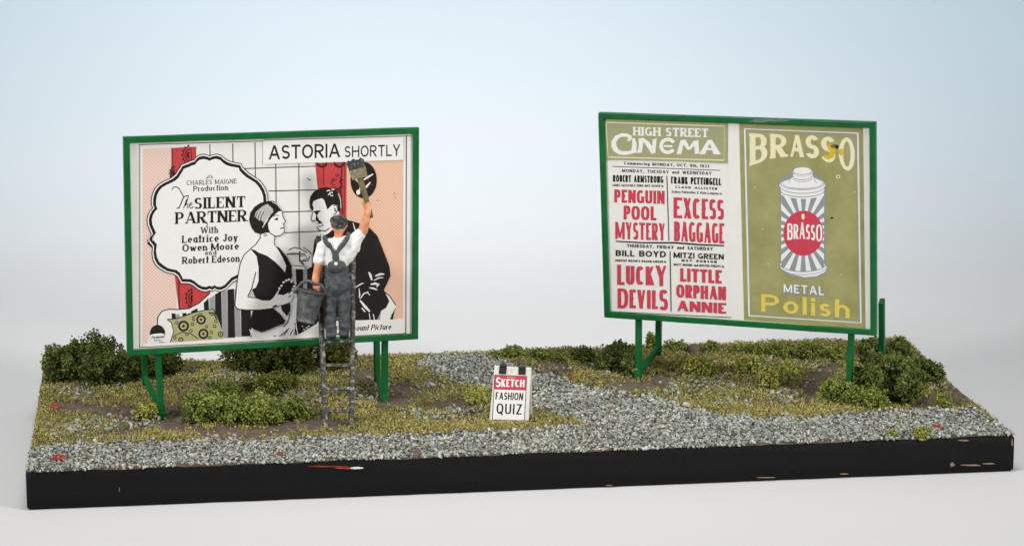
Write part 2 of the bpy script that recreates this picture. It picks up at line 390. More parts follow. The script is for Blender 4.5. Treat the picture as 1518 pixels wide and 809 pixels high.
# ------------------------------------------------------------------ stone chips
def stone_protos(k=14):
    out = []
    for i in range(k):
        bm = bmesh.new(); r = random.Random(100 + i)
        for _ in range(11):
            d = Vector((r.gauss(0, 1), r.gauss(0, 1), r.gauss(0, 1))).normalized(); bm.verts.new(d * r.uniform(0.8, 1.1))
        g = bmesh.ops.convex_hull(bm, input=bm.verts)
        for e in g['geom_interior']:
            if isinstance(e, bmesh.types.BMVert): bm.verts.remove(e)
        bmesh.ops.triangulate(bm, faces=bm.faces); bm.verts.ensure_lookup_table(); bm.verts.index_update()
        V = np.array([v.co[:] for v in bm.verts]); F = np.array([[v.index for v in f.verts] for f in bm.faces]); bm.free()
        V *= np.array([1.25, 0.80, 0.70]); out.append((V, F))
    return out
PROT = stone_protos()
def rot_rand(n, tilt=0.6):
    a = rng.uniform(0, 2 * PI, n); b = rng.normal(0, tilt, n); c = rng.normal(0, tilt, n); z = np.zeros(n); o = np.ones(n)
    Rz = np.stack([np.cos(a), -np.sin(a), z, np.sin(a), np.cos(a), z, z, z, o], -1).reshape(-1, 3, 3)
    Rx = np.stack([o, z, z, z, np.cos(b), -np.sin(b), z, np.sin(b), np.cos(b)], -1).reshape(-1, 3, 3)
    Ry = np.stack([np.cos(c), z, np.sin(c), z, o, z, -np.sin(c), z, np.cos(c)], -1).reshape(-1, 3, 3)
    return Rz @ Rx @ Ry
def pieces(protos, P, R, S, tint):
    Vs, Fs, Ts, off = [], [], [], 0; which = rng.integers(0, len(protos), len(P))
    for k, (V, F) in enumerate(protos):
        m = np.where(which == k)[0]
        if not len(m): continue
        X = np.einsum('nij,vj->nvi', R[m], V) * S[m][:, None, None] + P[m][:, None, :]
        Vs.append(X.reshape(-1, 3)); n = len(V)
        Fs.append((F[None] + (off + np.arange(len(m)) * n)[:, None, None]).reshape(-1, 3)); off += len(m) * n
        Ts.append(np.repeat(tint[m], n, 0))
    return np.concatenate(Vs), np.concatenate(Fs), np.concatenate(Ts)
def stone_tint(n):
    v = rng.normal(0.36, 0.10, n).clip(0.12, 0.62); c = v[:, None] * np.array([1.0, 1.04, 0.92])
    k = rng.random(n); c[k < 0.035] = rng.uniform(0.52, 0.68, ((k < 0.035).sum(), 1)) * np.array([1.0, 0.99, 0.95])
    c[(k > 0.06) & (k < 0.16)] *= np.array([0.45, 0.52, 0.52]); c[(k > .16) & (k < .20)] *= np.array([1.2, 1.0, 0.82])
    return c
def gravel():
    PPs = []
    for layer, (n, lift) in enumerate(((38000, 0.010), (19000, 0.045))):
        s, t, P, px = scatter(n, 0.0, BW, -0.02, BD - 0.05)
        m = in_gravel(px); P = P[m]; P[:, 2] += lift * rng.uniform(0.6, 1.4, len(P)); PPs.append(P)
    # a sprinkling that has strayed into the grass at the borders
    s, t, P, px = scatter(15000); near = in_gravel(px + np.array([0, 10])) | in_gravel(px - np.array([0, 8])) | in_gravel(px + np.array([16, 0])) | in_gravel(px - np.array([16, 0]))
    m = near & ~in_gravel(px) & (rng.random(len(px)) < 0.10); P = P[m]; P[:, 2] += 0.03; PPs.append(P)
    P = np.concatenate(PPs); n = len(P)
    V, F, T = pieces(PROT, P, rot_rand(n), rng.lognormal(math.log(0.0325), 0.26, n), stone_tint(n))
    tag(np_mesh('gravel', V, F, M['gravel'], T), 'loose grey stone chips covering the front strip and the path', 'gravel', kind='stuff')
gravel()
RUB = [((165, 572), 45, 14, 40), ((115, 585), 40, 14, 34), ((150, 632), 60, 14, 80), ((205, 628), 40, 12, 40), ((100, 640), 40, 14, 40), ((410, 578), 30, 10, 30), ((450, 590), 40, 14, 65), ((390, 562), 60, 10, 40), ((340, 565), 60, 8, 30),
       ((530, 590), 40, 16, 60), ((655, 618), 40, 8, 40), ((690, 612), 40, 10, 40), ((610, 615), 30, 8, 20), ((905, 552), 30, 12, 40), ((1005, 580), 40, 16, 70), ((1060, 575), 60, 18, 70), ((1085, 600), 40, 8, 45), ((1160, 590), 34, 14, 80), ((1180, 560), 26, 16, 30), ((1130, 560), 40, 20, 40),
       ((1100, 545), 80, 18, 40), ((1200, 545), 40, 18, 30), ((1390, 575), 40, 14, 40), ((1290, 600), 50, 8, 25), ((560, 575), 26, 12, 30), ((810, 552), 40, 8, 30), ((880, 548), 20, 8, 20), ((280, 612), 60, 8, 20), ((1240, 600), 40, 8, 25), ((320, 553), 80, 8, 40), ((640, 575), 60, 12, 20)]
def rubble():
    P = []
    for (c, rx, ry, n) in RUB:
        for _ in range(int(n * (1.1 if c[0] < 800 else 0.8))):
            P.append(gpt(c[0] + rx * rng.normal(0, 0.45), c[1] + ry * rng.normal(0, 0.45), 0.065))
    P = np.array(P); s, t = st(P); ok = (s > 0.1) & (s < BW - 0.1) & (t < BD - 0.1); P = P[ok]; n = len(P)
    T = stone_tint(n) * 0.8; k = rng.random(n); T[k < 0.05] = np.array([0.42, 0.22, 0.16])
    V, F, T = pieces(PROT, P, rot_rand(n), rng.lognormal(math.log(0.036), 0.32, n), T)
    tag(np_mesh('rubble', V, F, M['gravel'], T), 'loose grey stone chips scattered through the dry grass', 'rubble', kind='stuff')
rubble()

# ------------------------------------------------------------------ grass and flock
def grass():
    s, t, P, px = scatter(210000, 0.03, BW - 0.03, 0.1, BD - 0.05)
    g = in_gravel(px); d = in_dirt(px)
    dens = 0.35 + 0.65 * (vnoise(s * 1.6 + 11, t * 1.6 + 5) > 0.42)
    dens = np.where(d, 0.012, dens); dens = np.where(g, 0.006, dens)
    m = rng.random(len(s)) < dens; P = P[m]; s = s[m]; t = t[m]; n = len(P)
    L = rng.uniform(0.06, 0.15, n) * (0.8 + 0.5 * vnoise(s * 2, t * 2)); w = rng.uniform(0.0045, 0.0085, n)
    az = rng.uniform(0, 2 * PI, n); lean = rng.uniform(0.25, 1.35, n)
    D = np.c_[np.cos(az) * np.sin(lean), np.sin(az) * np.sin(lean), np.cos(lean)]; sd = np.c_[-np.sin(az), np.cos(az), np.zeros(n)]
    B0 = P - np.array([0, 0, 0.01]); midp = B0 + D * (L * 0.55)[:, None]; tip = B0 + D * L[:, None] - np.c_[np.zeros(n), np.zeros(n), 0.15 * L]
    V = np.stack([B0 - sd * w[:, None], B0 + sd * w[:, None], midp + sd * (w * 0.8)[:, None], midp - sd * (w * 0.8)[:, None], tip], 1).reshape(-1, 3)
    o = np.arange(n)[:, None] * 5; F = np.concatenate([o + [0, 1, 2], o + [0, 2, 3], o + [3, 2, 4]])
    gr = vnoise(s * 0.9 + 30, t * 0.9)[:, None]; fr = np.clip((t - 2.0) / 3.0, 0, 1)[:, None] * 0.5
    mixv = np.clip(gr * 0.9 + fr - 0.15 + rng.normal(0, 0.16, (n, 1)), 0, 1)
    c = np.array([0.46, 0.385, 0.135]) * (1 - mixv) + np.array([0.235, 0.23, 0.065]) * mixv
    c = c * rng.uniform(0.65, 1.3, (n, 1)); c[rng.random(n) < 0.07] = np.array([0.56, 0.48, 0.22])
    tag(np_mesh('grass', V, F, M['grass'], np.repeat(c, 5, 0)), 'short dry yellow green grass fibres over the model ground', 'grass', kind='stuff')
grass()
def crumb_protos(k=10):
    out = []
    for i in range(k):
        bm = bmesh.new(); r = random.Random(500 + i); bmesh.ops.create_icosphere(bm, subdivisions=1, radius=1)
        for v in bm.verts: v.co *= r.uniform(0.55, 1.35)
        bm.verts.index_update(); V = np.array([v.co[:] for v in bm.verts]); F = np.array([[v.index for v in f.verts] for f in bm.faces]); bm.free(); out.append((V, F))
    return out
CR = crumb_protos()
def leaf_protos(k=12):
    out = []
    for i in range(k):
        r = random.Random(700 + i); V = np.array([(1, 0, 0), (-1, 0, 0), (0, 1, 0), (0, -1, 0), (0, 0, 1), (0, 0, -1)], float)
        V = V * np.array([[r.uniform(0.6, 1.6)] for _ in range(6)]) * np.array([1.25, 0.85, 0.6]) + np.array([[r.uniform(-.25, .25) for _ in range(3)] for _ in range(6)])
        F = np.array([(0, 2, 4), (2, 1, 4), (1, 3, 4), (3, 0, 4), (2, 0, 5), (1, 2, 5), (3, 1, 5), (0, 3, 5)]); out.append((V, F))
    return out
LEAF = leaf_protos()
def flock():
    s, t, P, px = scatter(150000, 0.03, BW - 0.03, 0.4, BD - 0.04)
    g = in_gravel(px); d = in_dirt(px)
    a = vnoise(s * 1.3 + 50, t * 1.3 + 20) * 0.65 + vnoise(s * 3.1, t * 3.1 + 60) * 0.35
    p = np.clip((a - 0.30) * 2.6, 0.12, 1) * np.clip(0.45 + (t - 1.5) * 0.25, 0.35, 1)
    p = np.where(d, 0.02, p); p = np.where(g, 0.003, p); m = rng.random(len(s)) < p
    P = P[m]; s = s[m]; t = t[m]; a = a[m]; n = len(P); P[:, 2] += rng.uniform(0.0, 0.07, n) * (0.5 + a)
    k = vnoise(s * 0.8 + 80, t * 0.8)[:, None]
    c = np.array([0.41, 0.35, 0.125]) * (1 - k) + np.array([0.25, 0.245, 0.08]) * k; c = c * rng.uniform(0.6, 1.35, (n, 1))
    V, F, T = pieces(LEAF, P, rot_rand(n, 1.5), rng.uniform(0.010, 0.028, n), c)
    tag(np_mesh('ground_cover', V, F, M['flock'], T), 'crumbly olive green flock scattered over the grass', 'ground cover', kind='stuff')
flock()

# ------------------------------------------------------------------ shrubs of foam foliage
def shrub(name, label, lobes, col, col2, bits, cat='shrub', group=None, size=(0.013, 0.034), seed=0):
    """lobes: list of (px, py_base, width_px, height_px, depth_cm); the crown is a cloud of foam crumbs on the lobes."""
    g = np.random.default_rng(900 + seed)
    first = lobes[0]; base = gpt(first[0], first[1]); t0 = thing(name, tuple(base), label, cat, group)
    Ps, Cs = [], []; wts = np.array([l[2] * l[3] for l in lobes], float); wts /= wts.sum()
    for (px, py, w, h, dep), wt in zip(lobes, wts):
        b = gpt(px, py); k = (b[1] / FPX); rx = w * k / 2; rz = h * k / 0.98; ry = dep / 2
        # sub-lobes, and small clumps on the sub-lobes, make an uneven outline with gaps
        ns = max(5, int(6 + 70 * wt * len(lobes) / 3)); cl = []
        for _ in range(ns):
            d = g.normal(0, 1, 3); d /= np.linalg.norm(d); q = g.uniform(0.3, 0.9)
            c = b + np.array([rx * d[0] * q, ry * d[1] * q + ry * 0.4, rz * (0.42 + 0.46 * d[2] * q)])
            R_ = g.uniform(0.20, 0.40) * min(rx, rz, ry * 1.6) + 0.04; tone = g.random()
            for _k in range(11):
                e = g.normal(0, 1, 3); e /= np.linalg.norm(e); cl.append((*(c + e * R_ * g.uniform(0.55, 1.12)), g.uniform(0.30, 0.55) * R_ + 0.012, tone * 0.6 + 0.4 * g.random()))
        cl = np.array(cl); n = int(bits * 2.6 * wt); i = g.integers(0, len(cl), n)
        d = g.normal(0, 1, (n, 3)); d /= np.linalg.norm(d, axis=1)[:, None]
        q = g.uniform(0.1, 1.0, n) ** 0.5; tw = g.random(n) < 0.06; q[tw] *= g.uniform(1.15, 1.7, tw.sum())
        X = cl[i, :3] + d * (cl[i, 3] * q)[:, None]
        s_, t_ = st(X); X[:, 2] = np.maximum(X[:, 2], hz(s_, t_) - 0.02)
        ok = (t_ < BD + 0.15) & (s_ > -0.12) & (s_ < BW + 0.12)
        tone = cl[i, 4][:, None]
        c = np.array(col) * (1 - tone) + np.array(col2) * tone; c = c * g.uniform(0.45, 1.5, (n, 1))
        Ps.append(X[ok]); Cs.append(c[ok])
    P = np.concatenate(Ps); c = np.concatenate(Cs)
    V, F, T = pieces(LEAF, P, rot_rand(len(P), 1.5), g.uniform(*size, len(P)), c)
    o = np_mesh('foliage', V, F, M['foam'], T); local(o, t0)
DG, MG, LG, YG = (0.082, 0.100, 0.030), (0.165, 0.205, 0.050), (0.245, 0.28, 0.062), (0.38, 0.355, 0.085)
shrub('shrub', 'large dark green shrub at the left end of the base', [(98, 568, 66, 66, 1.0), (150, 570, 86, 76, 1.1), (186, 566, 44, 58, .8)], DG, MG, 8500, seed=1)
shrub('shrub', 'dark shrub showing behind the left posts of the film poster hoarding', [(240, 560, 64, 42, .8), (205, 556, 40, 50, .8)], DG, MG, 2600, seed=2)
shrub('shrub', 'wide dark shrub half hidden behind the film poster hoarding and the ladder', [(368, 553, 76, 66, 1.0), (430, 556, 90, 76, 1.1), (495, 552, 60, 66, 1.0)], DG, (0.085, 0.095, 0.016), 7000, seed=3)
shrub('shrub', 'low bright green shrub in front of the film poster hoarding', [(300, 628, 66, 50, .7), (345, 628, 60, 44, .7), (390, 630, 66, 44, .7), (435, 622, 50, 30, .6), (330, 606, 60, 30, .6)], MG, LG, 5200, seed=4)
shrub('shrub', 'low olive shrub in the middle of the rough grass under the film poster hoarding', [(400, 584, 90, 26, .7), (330, 592, 60, 24, .6)], (0.09, 0.095, 0.02), LG, 1800, seed=5)
shrub('grass_tuft', 'bright yellow green tuft at the foot of the left hoarding post', [(222, 622, 36, 24, .4)], LG, YG, 600, 'tuft', seed=6)
shrub('grass_tuft', 'bright yellow green tuft to the left of the folding sign', [(704, 598, 32, 24, .4)], LG, YG, 600, 'tuft', seed=7)
shrub('shrub', 'small green shrub on the skyline behind the folding sign', [(762, 532, 26, 18, .5), (742, 532, 16, 10, .4)], MG, LG, 650, seed=8)
shrub('shrub', 'low dark scrub on the skyline right of the folding sign', [(800, 535, 34, 14, .4), (832, 536, 22, 9, .3)], DG, LG, 600, seed=9)
shrub('shrub', 'small dark shrub with a twig on the skyline in the gap between hoardings', [(862, 536, 36, 17, .4)], DG, MG, 480, seed=10)
shrub('shrub', 'rounded green shrub beside the left post of the two-poster hoarding', [(918, 550, 52, 48, .7), (895, 550, 30, 26, .5), (938, 558, 26, 40, .4)], DG, MG, 2700, seed=11)
shrub('shrub', 'small sprig on the skyline behind the left post of the two-poster hoarding', [(966, 520, 14, 34, .3), (1003, 522, 30, 14, .4)], MG, LG, 420, seed=12)
shrub('shrub', 'olive shrub right of the brown clod beneath the cinema bill', [(1055, 522, 28, 13, .4), (1092, 524, 24, 9, .4)], MG, LG, 480, seed=13)
shrub('shrub', 'olive green shrub in the grass below the cinema bill', [(1038, 558, 42, 30, .5), (1020, 548, 26, 18, .4)], MG, YG, 1200, seed=14)
shrub('shrub', 'bushy green shrub below the tin poster', [(1140, 578, 44, 34, .6), (1112, 556, 44, 26, .5), (1170, 562, 40, 26, .5)], MG, YG, 2200, seed=15)
shrub('shrub', 'row of low green shrub along the back edge under the tin poster', [(1128, 528, 40, 16, .5), (1162, 530, 36, 18, .4), (1205, 532, 46, 22, .5), (1240, 534, 36, 16, .4)], MG, LG, 1700, seed=16)
shrub('shrub', 'large dense green shrub right of the right hoarding post', [(1300, 600, 54, 90, .8), (1342, 602, 56, 78, 1.0), (1318, 588, 50, 76, .9), (1284, 592, 34, 44, .6)], DG, MG, 6500, seed=17)
shrub('shrub', 'dark shrub in the back corner behind the rear post', [(1332, 536, 40, 34, .6), (1296, 530, 44, 26, .6)], DG, MG, 2000, seed=18)
shrub('shrub', 'green shrub spilling over the right edge of the base', [(1380, 568, 34, 36, .6), (1362, 560, 30, 30, .5)], DG, MG, 1500, seed=19)
shrub('shrub', 'low yellow green shrub in front of the right hoarding post', [(1240, 598, 50, 38, .5), (1294, 606, 48, 34, .5), (1266, 603, 34, 34, .4)], MG, LG, 1900, seed=20)
shrub('grass_tuft', 'tiny green tuft standing alone near the right end of the base', [(1398, 604, 18, 18, .25)], MG, LG, 260, 'tuft', seed=21)
shrub('grass_tuft', 'small green tuft growing in the gravel near the right front edge', [(1366, 648, 20, 14, .25), (1324, 648, 14, 8, .2)], MG, YG, 260, 'tuft', seed=22)
# clod of earth on the skyline
def clod(px, py, w, h, label, name='clod', material='earth', cat='clod'):
    b = gpt(px, py); k = b[1] / FPX; mb = MB(); mb.ball((0, 0, h * k * 0.35), (w * k / 2, w * k / 2.4, h * k * 0.62), 16, 12)
    vs = []
    for v in mb.v:
        v = Vector(v); n = mnoise.noise(v * 9 + Vector((px, 0, 0))) * 0.22 + 1; vs.append((v.x * n, v.y * n, v.z * n))
    mb.v = vs; mb.sm = [False] * len(mb.sm); o = mb.build(name, M[material]); o.location = b; tag(o, label, cat)
clod(1027, 522, 24, 13, 'dark brown clod of earth on the skyline beneath the cinema bill')
# red chips in the ground cover
for i, (px, py, rx, ry, lb) in enumerate([(86, 682, 15, 3.2, 'red flake lying in the gravel at the left front corner'), (80, 606, 12, 2.6, 'small red flake on the bare earth at the left edge'),
                                      (1390, 637, 9, 2.6, 'dark red flake in the gravel at the right end'), (847, 561, 5, 2.5, 'tiny orange red flake on the grass beside the path'),
                                      (414, 675, 6, 1.4, 'dull red flake in the gravel below the ladder'), (617, 674, 8, 5, 'brown flake in the gravel at the front edge left of the folding sign')]):
    p = gpt(px, py, 0.05); mb = MB(); k = p[1] / FPX; poly = blob_poly(0, 0, rx * k, ry * k * 4.2, 14, 0.45, 60 + i); n = 14
    mb.add([(x, y, 0.016 + 0.012 * math.sin(x * 9 + y * 7)) for x, y in poly] + [(x * .9, y * .9, 0.0) for x, y in poly], [tuple(range(n)), tuple(range(n, 2 * n))[::-1]] + [(k2, n + k2, n + (k2 + 1) % n, (k2 + 1) % n) for k2 in range(n)])
    o = mb.build('flake', M['redbase'] if 'brown' not in lb else M['earth']); o.location = p; o.rotation_euler = (0.12, 0.05, 0.1); tag(o, lb, 'flake')

# ------------------------------------------------------------------ lettering: a small stroke alphabet
# V x y0 y1 stem, H y x0 x1 bar, D x0 y0 x1 y1 weight diagonal, A cx cy rx ry a0 a1 arc, Q x y dot
GL = {}
def G(ch, w, *st_): GL[ch] = (w, st_)
V_ = lambda x, a=0., b=1.: ('V', x, a, b)
H_ = lambda y, a=0., b=1.: ('H', y, a, b)
D_ = lambda x0, y0, x1, y1, w=1.: ('D', x0, y0, x1, y1, w)
A_ = lambda cx, cy, rx, ry, a0, a1: ('A', cx, cy, rx, ry, a0, a1)
Q_ = lambda x, y: ('Q', x, y)
THN = 0.0
G('A', 1.0, D_(0, 0, .5, 1, THN), D_(.5, 1, 1, 0), H_(.3, .25, .75)); G('B', .82, V_(0), H_(1, 0, .5), H_(.53, 0, .5), H_(0, 0, .5), A_(.5, .765, .45, .235, -90, 90), A_(.5, .265, .5, .265, -90, 90))
G('C', .86, A_(.5, .5, .5, .5, 42, 318)); G('D', .9, V_(0), H_(1, 0, .4), H_(0, 0, .4), A_(.4, .5, .6, .5, -90, 90)); G('E', .7, V_(0), H_(1), H_(.52, 0, .8), H_(0))
G('F', .68, V_(0), H_(1), H_(.52, 0, .8)); G('G', .92, A_(.5, .5, .5, .5, 45, 330), V_(1, .05, .42), H_(.42, .6, 1)); G('H', .9, V_(0), V_(1), H_(.52)); G('I', .12, V_(.5))
G('J', .55, V_(1, .28, 1), A_(.5, .28, .5, .28, 190, 360)); G('K', .88, V_(0), D_(.08, .38, 1, 1, THN), D_(.28, .56, 1, 0)); G('L', .66, V_(0), H_(0))
G('M', 1.12, V_(0), V_(1), D_(0, 1, .5, .08), D_(.5, .08, 1, 1, THN)); G('N', .92, V_(0), V_(1), D_(0, 1, 1, 0)); G('O', .98, A_(.5, .5, .5, .5, 0, 360))
G('P', .78, V_(0), H_(1, 0, .5), H_(.46, 0, .5), A_(.5, .73, .5, .27, -90, 90)); G('Q', .98, A_(.5, .5, .5, .5, 0, 360), D_(.5, .22, 1, -.12)); G('R', .84, V_(0), H_(1, 0, .5), H_(.48, 0, .5), A_(.5, .74, .46, .26, -90, 90), D_(.42, .48, 1, 0))
G('S', .74, A_(.5, .75, .46, .25, 25, 270), A_(.5, .25, .5, .25, -155, 90)); G('T', .82, H_(1), V_(.5)); G('U', .88, V_(0, .3, 1), V_(1, .3, 1), A_(.5, .3, .5, .3, 180, 360)); G('V', .95, D_(0, 1, .5, 0), D_(.5, 0, 1, 1, THN))
G('W', 1.35, D_(0, 1, .25, 0), D_(.25, 0, .5, .9, THN), D_(.5, .9, .75, 0), D_(.75, 0, 1, 1, THN)); G('X', .9, D_(0, 1, 1, 0), D_(0, 0, 1, 1, THN)); G('Y', .9, D_(0, 1, .5, .42), D_(.5, .42, 1, 1, THN), V_(.5, 0, .45)); G('Z', .8, H_(1), H_(0), D_(0, 0, 1, 1))
G('&', .9, A_(.42, .77, .28, .23, 0, 360), A_(.4, .27, .4, .27, 90, 360), D_(.25, .68, 1, 0)); G('1', .2, V_(.5), D_(0, .78, .6, 1, THN)); G('3', .7, A_(.45, .75, .45, .25, -90, 150), A_(.45, .25, .55, .25, -150, 90)); G('9', .75, A_(.5, .7, .5, .3, 0, 360), V_(1, .3, .7), A_(.5, .28, .5, .28, 200, 360))
G('.', .12, Q_(.5, 0)); G(',', .12, Q_(.5, 0), V_(.5, -.15, .02)); G('-', .4, H_(.4))
xh = .66
G('a', .62, A_(.5, .33, .5, .33, 0, 360), V_(1, 0, xh)); G('b', .66, V_(0), A_(.5, .33, .5, .33, 0, 360)); G('c', .58, A_(.5, .33, .5, .33, 45, 315)); G('d', .66, V_(1), A_(.5, .33, .5, .33, 0, 360)); G('e', .62, A_(.5, .33, .5, .33, 0, 310), H_(.33)); G('f', .4, V_(.3), H_(xh))
G('g', .66, A_(.5, .33, .5, .33, 0, 360), V_(1, -.1, xh), A_(.5, -.08, .5, .22, 190, 360)); G('h', .64, V_(0), A_(.5, .36, .5, .3, 0, 180), V_(1, 0, .36)); G('i', .12, V_(.5, 0, xh), Q_(.5, .95)); G('l', .12, V_(.5)); G('k', .6, V_(0), D_(.1, .3, 1, xh, THN), D_(.2, .4, 1, 0))
G('m', .98, V_(0, 0, xh), A_(.25, .38, .25, .28, 0, 180), V_(.5, 0, .38), A_(.75, .38, .25, .28, 0, 180), V_(1, 0, .38)); G('n', .64, V_(0, 0, xh), A_(.5, .36, .5, .3, 0, 180), V_(1, 0, .36)); G('o', .66, A_(.5, .33, .5, .33, 0, 360)); G('p', .66, V_(0, -.32, xh), A_(.5, .33, .5, .33, 0, 360))
G('r', .42, V_(0, 0, xh), A_(.65, .34, .65, .32, 60, 180)); G('s', .5, A_(.5, .495, .46, .165, 25, 270), A_(.5, .165, .5, .165, -155, 90)); G('t', .4, V_(.4, 0, .95), H_(xh)); G('u', .64, V_(0, .3, xh), V_(1, 0, xh), A_(.5, .3, .5, .3, 180, 360)); G('w', .95, D_(0, xh, .25, 0), D_(.25, 0, .5, .6, THN), D_(.5, .6, .75, 0), D_(.75, 0, 1, xh, THN)); G('y', .62, D_(0, xh, .5, 0), D_(.15, -.34, 1, xh, THN))
G('v', .6, D_(0, xh, .5, 0), D_(.5, 0, 1, xh, THN))

def glyph_polys(ch, tx, ty, wscale=1.0, serif=0.0, n=2.0, thin=None):
    """Polygons of one letter, cap height 1; returns (polys, advance width)."""
    w, strokes = GL[ch]; Wd = max(w * wscale, tx * 1.02) if w > .15 else tx
    thin = ty if thin is None else thin
    X = lambda x: tx / 2 + x * (Wd - tx); Y = lambda y: ty / 2 + y * (1 - ty)
    out = []; r4 = lambda a, b, c, d: out.append([(a, b), (c, b), (c, d), (a, d)])
    sh = ty * 0.8
    for s in strokes:
        if s[0] == 'V':
            x = X(s[1]); a = Y(s[2]) - ty / 2; b = Y(s[3]) + ty / 2; r4(x - tx / 2, a, x + tx / 2, b)
            if serif:
                for yv, e in ((s[2], a), (s[3], b)):
                    if yv <= 0.0 or yv >= 0.64:
                        y0, y1 = (e, e + sh) if yv <= 0.0 else (e - sh, e)
                        left = serif; right = serif
                        if ch in 'BDPR': right = 0
                        if 0.6 < yv < .7 and ch in 'nmruipw': right = 0
                        if ch in 'u' : left, right = serif, 0
                        if ch in 'ad': left, right = (serif if yv > .6 else 0), (serif if yv <= 0 else 0)
                        r4(x - tx / 2 - left, y0, x + tx / 2 + right, y1)
        elif s[0] == 'H':
            y = Y(s[1]); a = X(s[2]) - (tx / 2 if s[2] == 0 else 0); b = X(s[3]) + (tx / 2 if s[3] == 1 else 0)
            r4(a, y - ty / 2, b, y + ty / 2)
            if serif and ch in 'ETLFZ' and s[1] in (0., 1.):
                k = 1 if s[1] == 0 else -1
                if s[3] == 1: out.append([(b - tx * .45, y), (b, y), (b, y + k * .26), (b - tx * .2, y + k * .26)][::k])
                if ch == 'T': out.append([(a, y), (a + tx * .45, y), (a + tx * .2, y + k * .26), (a, y + k * .26)][::k])
        elif s[0] == 'D':
            t = tx if s[5] == 1 else (thin if serif or thin < tx else tx)
            x0, y0, x1, y1 = X(s[1]), s[2], X(s[3]), s[4]
            L = math.hypot(x1 - x0, y1 - y0); hw = min(t / 2 * L / max(abs(y1 - y0), 1e-3), t * 0.95)
            if ch in 'AVMNWvw': hw = min(hw, t * 0.62)
            out.append([(x0 - hw, y0), (x0 + hw, y0), (x1 + hw, y1), (x1 - hw, y1)])
            if serif:
                for (xx, yy) in ((x0, y0), (x1, y1)):
                    inner = ch in 'MNWvw' and not (ch in 'vwWN' and yy in (1., xh)) or (ch == 'A' and yy == 1) or (ch == 'V' and yy == 0) or (ch in 'Zz')
                    if not inner and yy in (0., 1., xh): 
                        ya, yb = (yy, yy + sh) if yy == 0 else (yy - sh, yy); r4(xx - hw - serif, ya, xx + hw + serif, yb)
        elif s[0] == 'A':
            cx, cy, rx, ry = X(s[1]), Y(s[2]), s[3] * (Wd - tx), s[4] * (1 - ty); N = 18
            rxo, ryo, rxi, ryi = rx + tx / 2, ry + ty / 2, max(rx - tx / 2, .012), max(ry - ty / 2, .012)
            a0, a1 = math.radians(s[5]), math.radians(s[6]); N = max(8, int(abs(a1 - a0) / (PI / 12)))
            f = lambda c: math.copysign(abs(c) ** (2 / n), c)
            P = []
            for k in range(N + 1):
                a = a0 + (a1 - a0) * k / N; c, s_ = f(math.cos(a)), f(math.sin(a)); P.append(((cx + rxi * c, cy + ryi * s_), (cx + rxo * c, cy + ryo * s_)))
            out.append(('band', P))
        elif s[0] == 'Q':
            x, y = X(s[1]), Y(s[2]); r4(x - tx * .55, y - ty * .6, x + tx * .55, y + ty * .6)
    return out, Wd
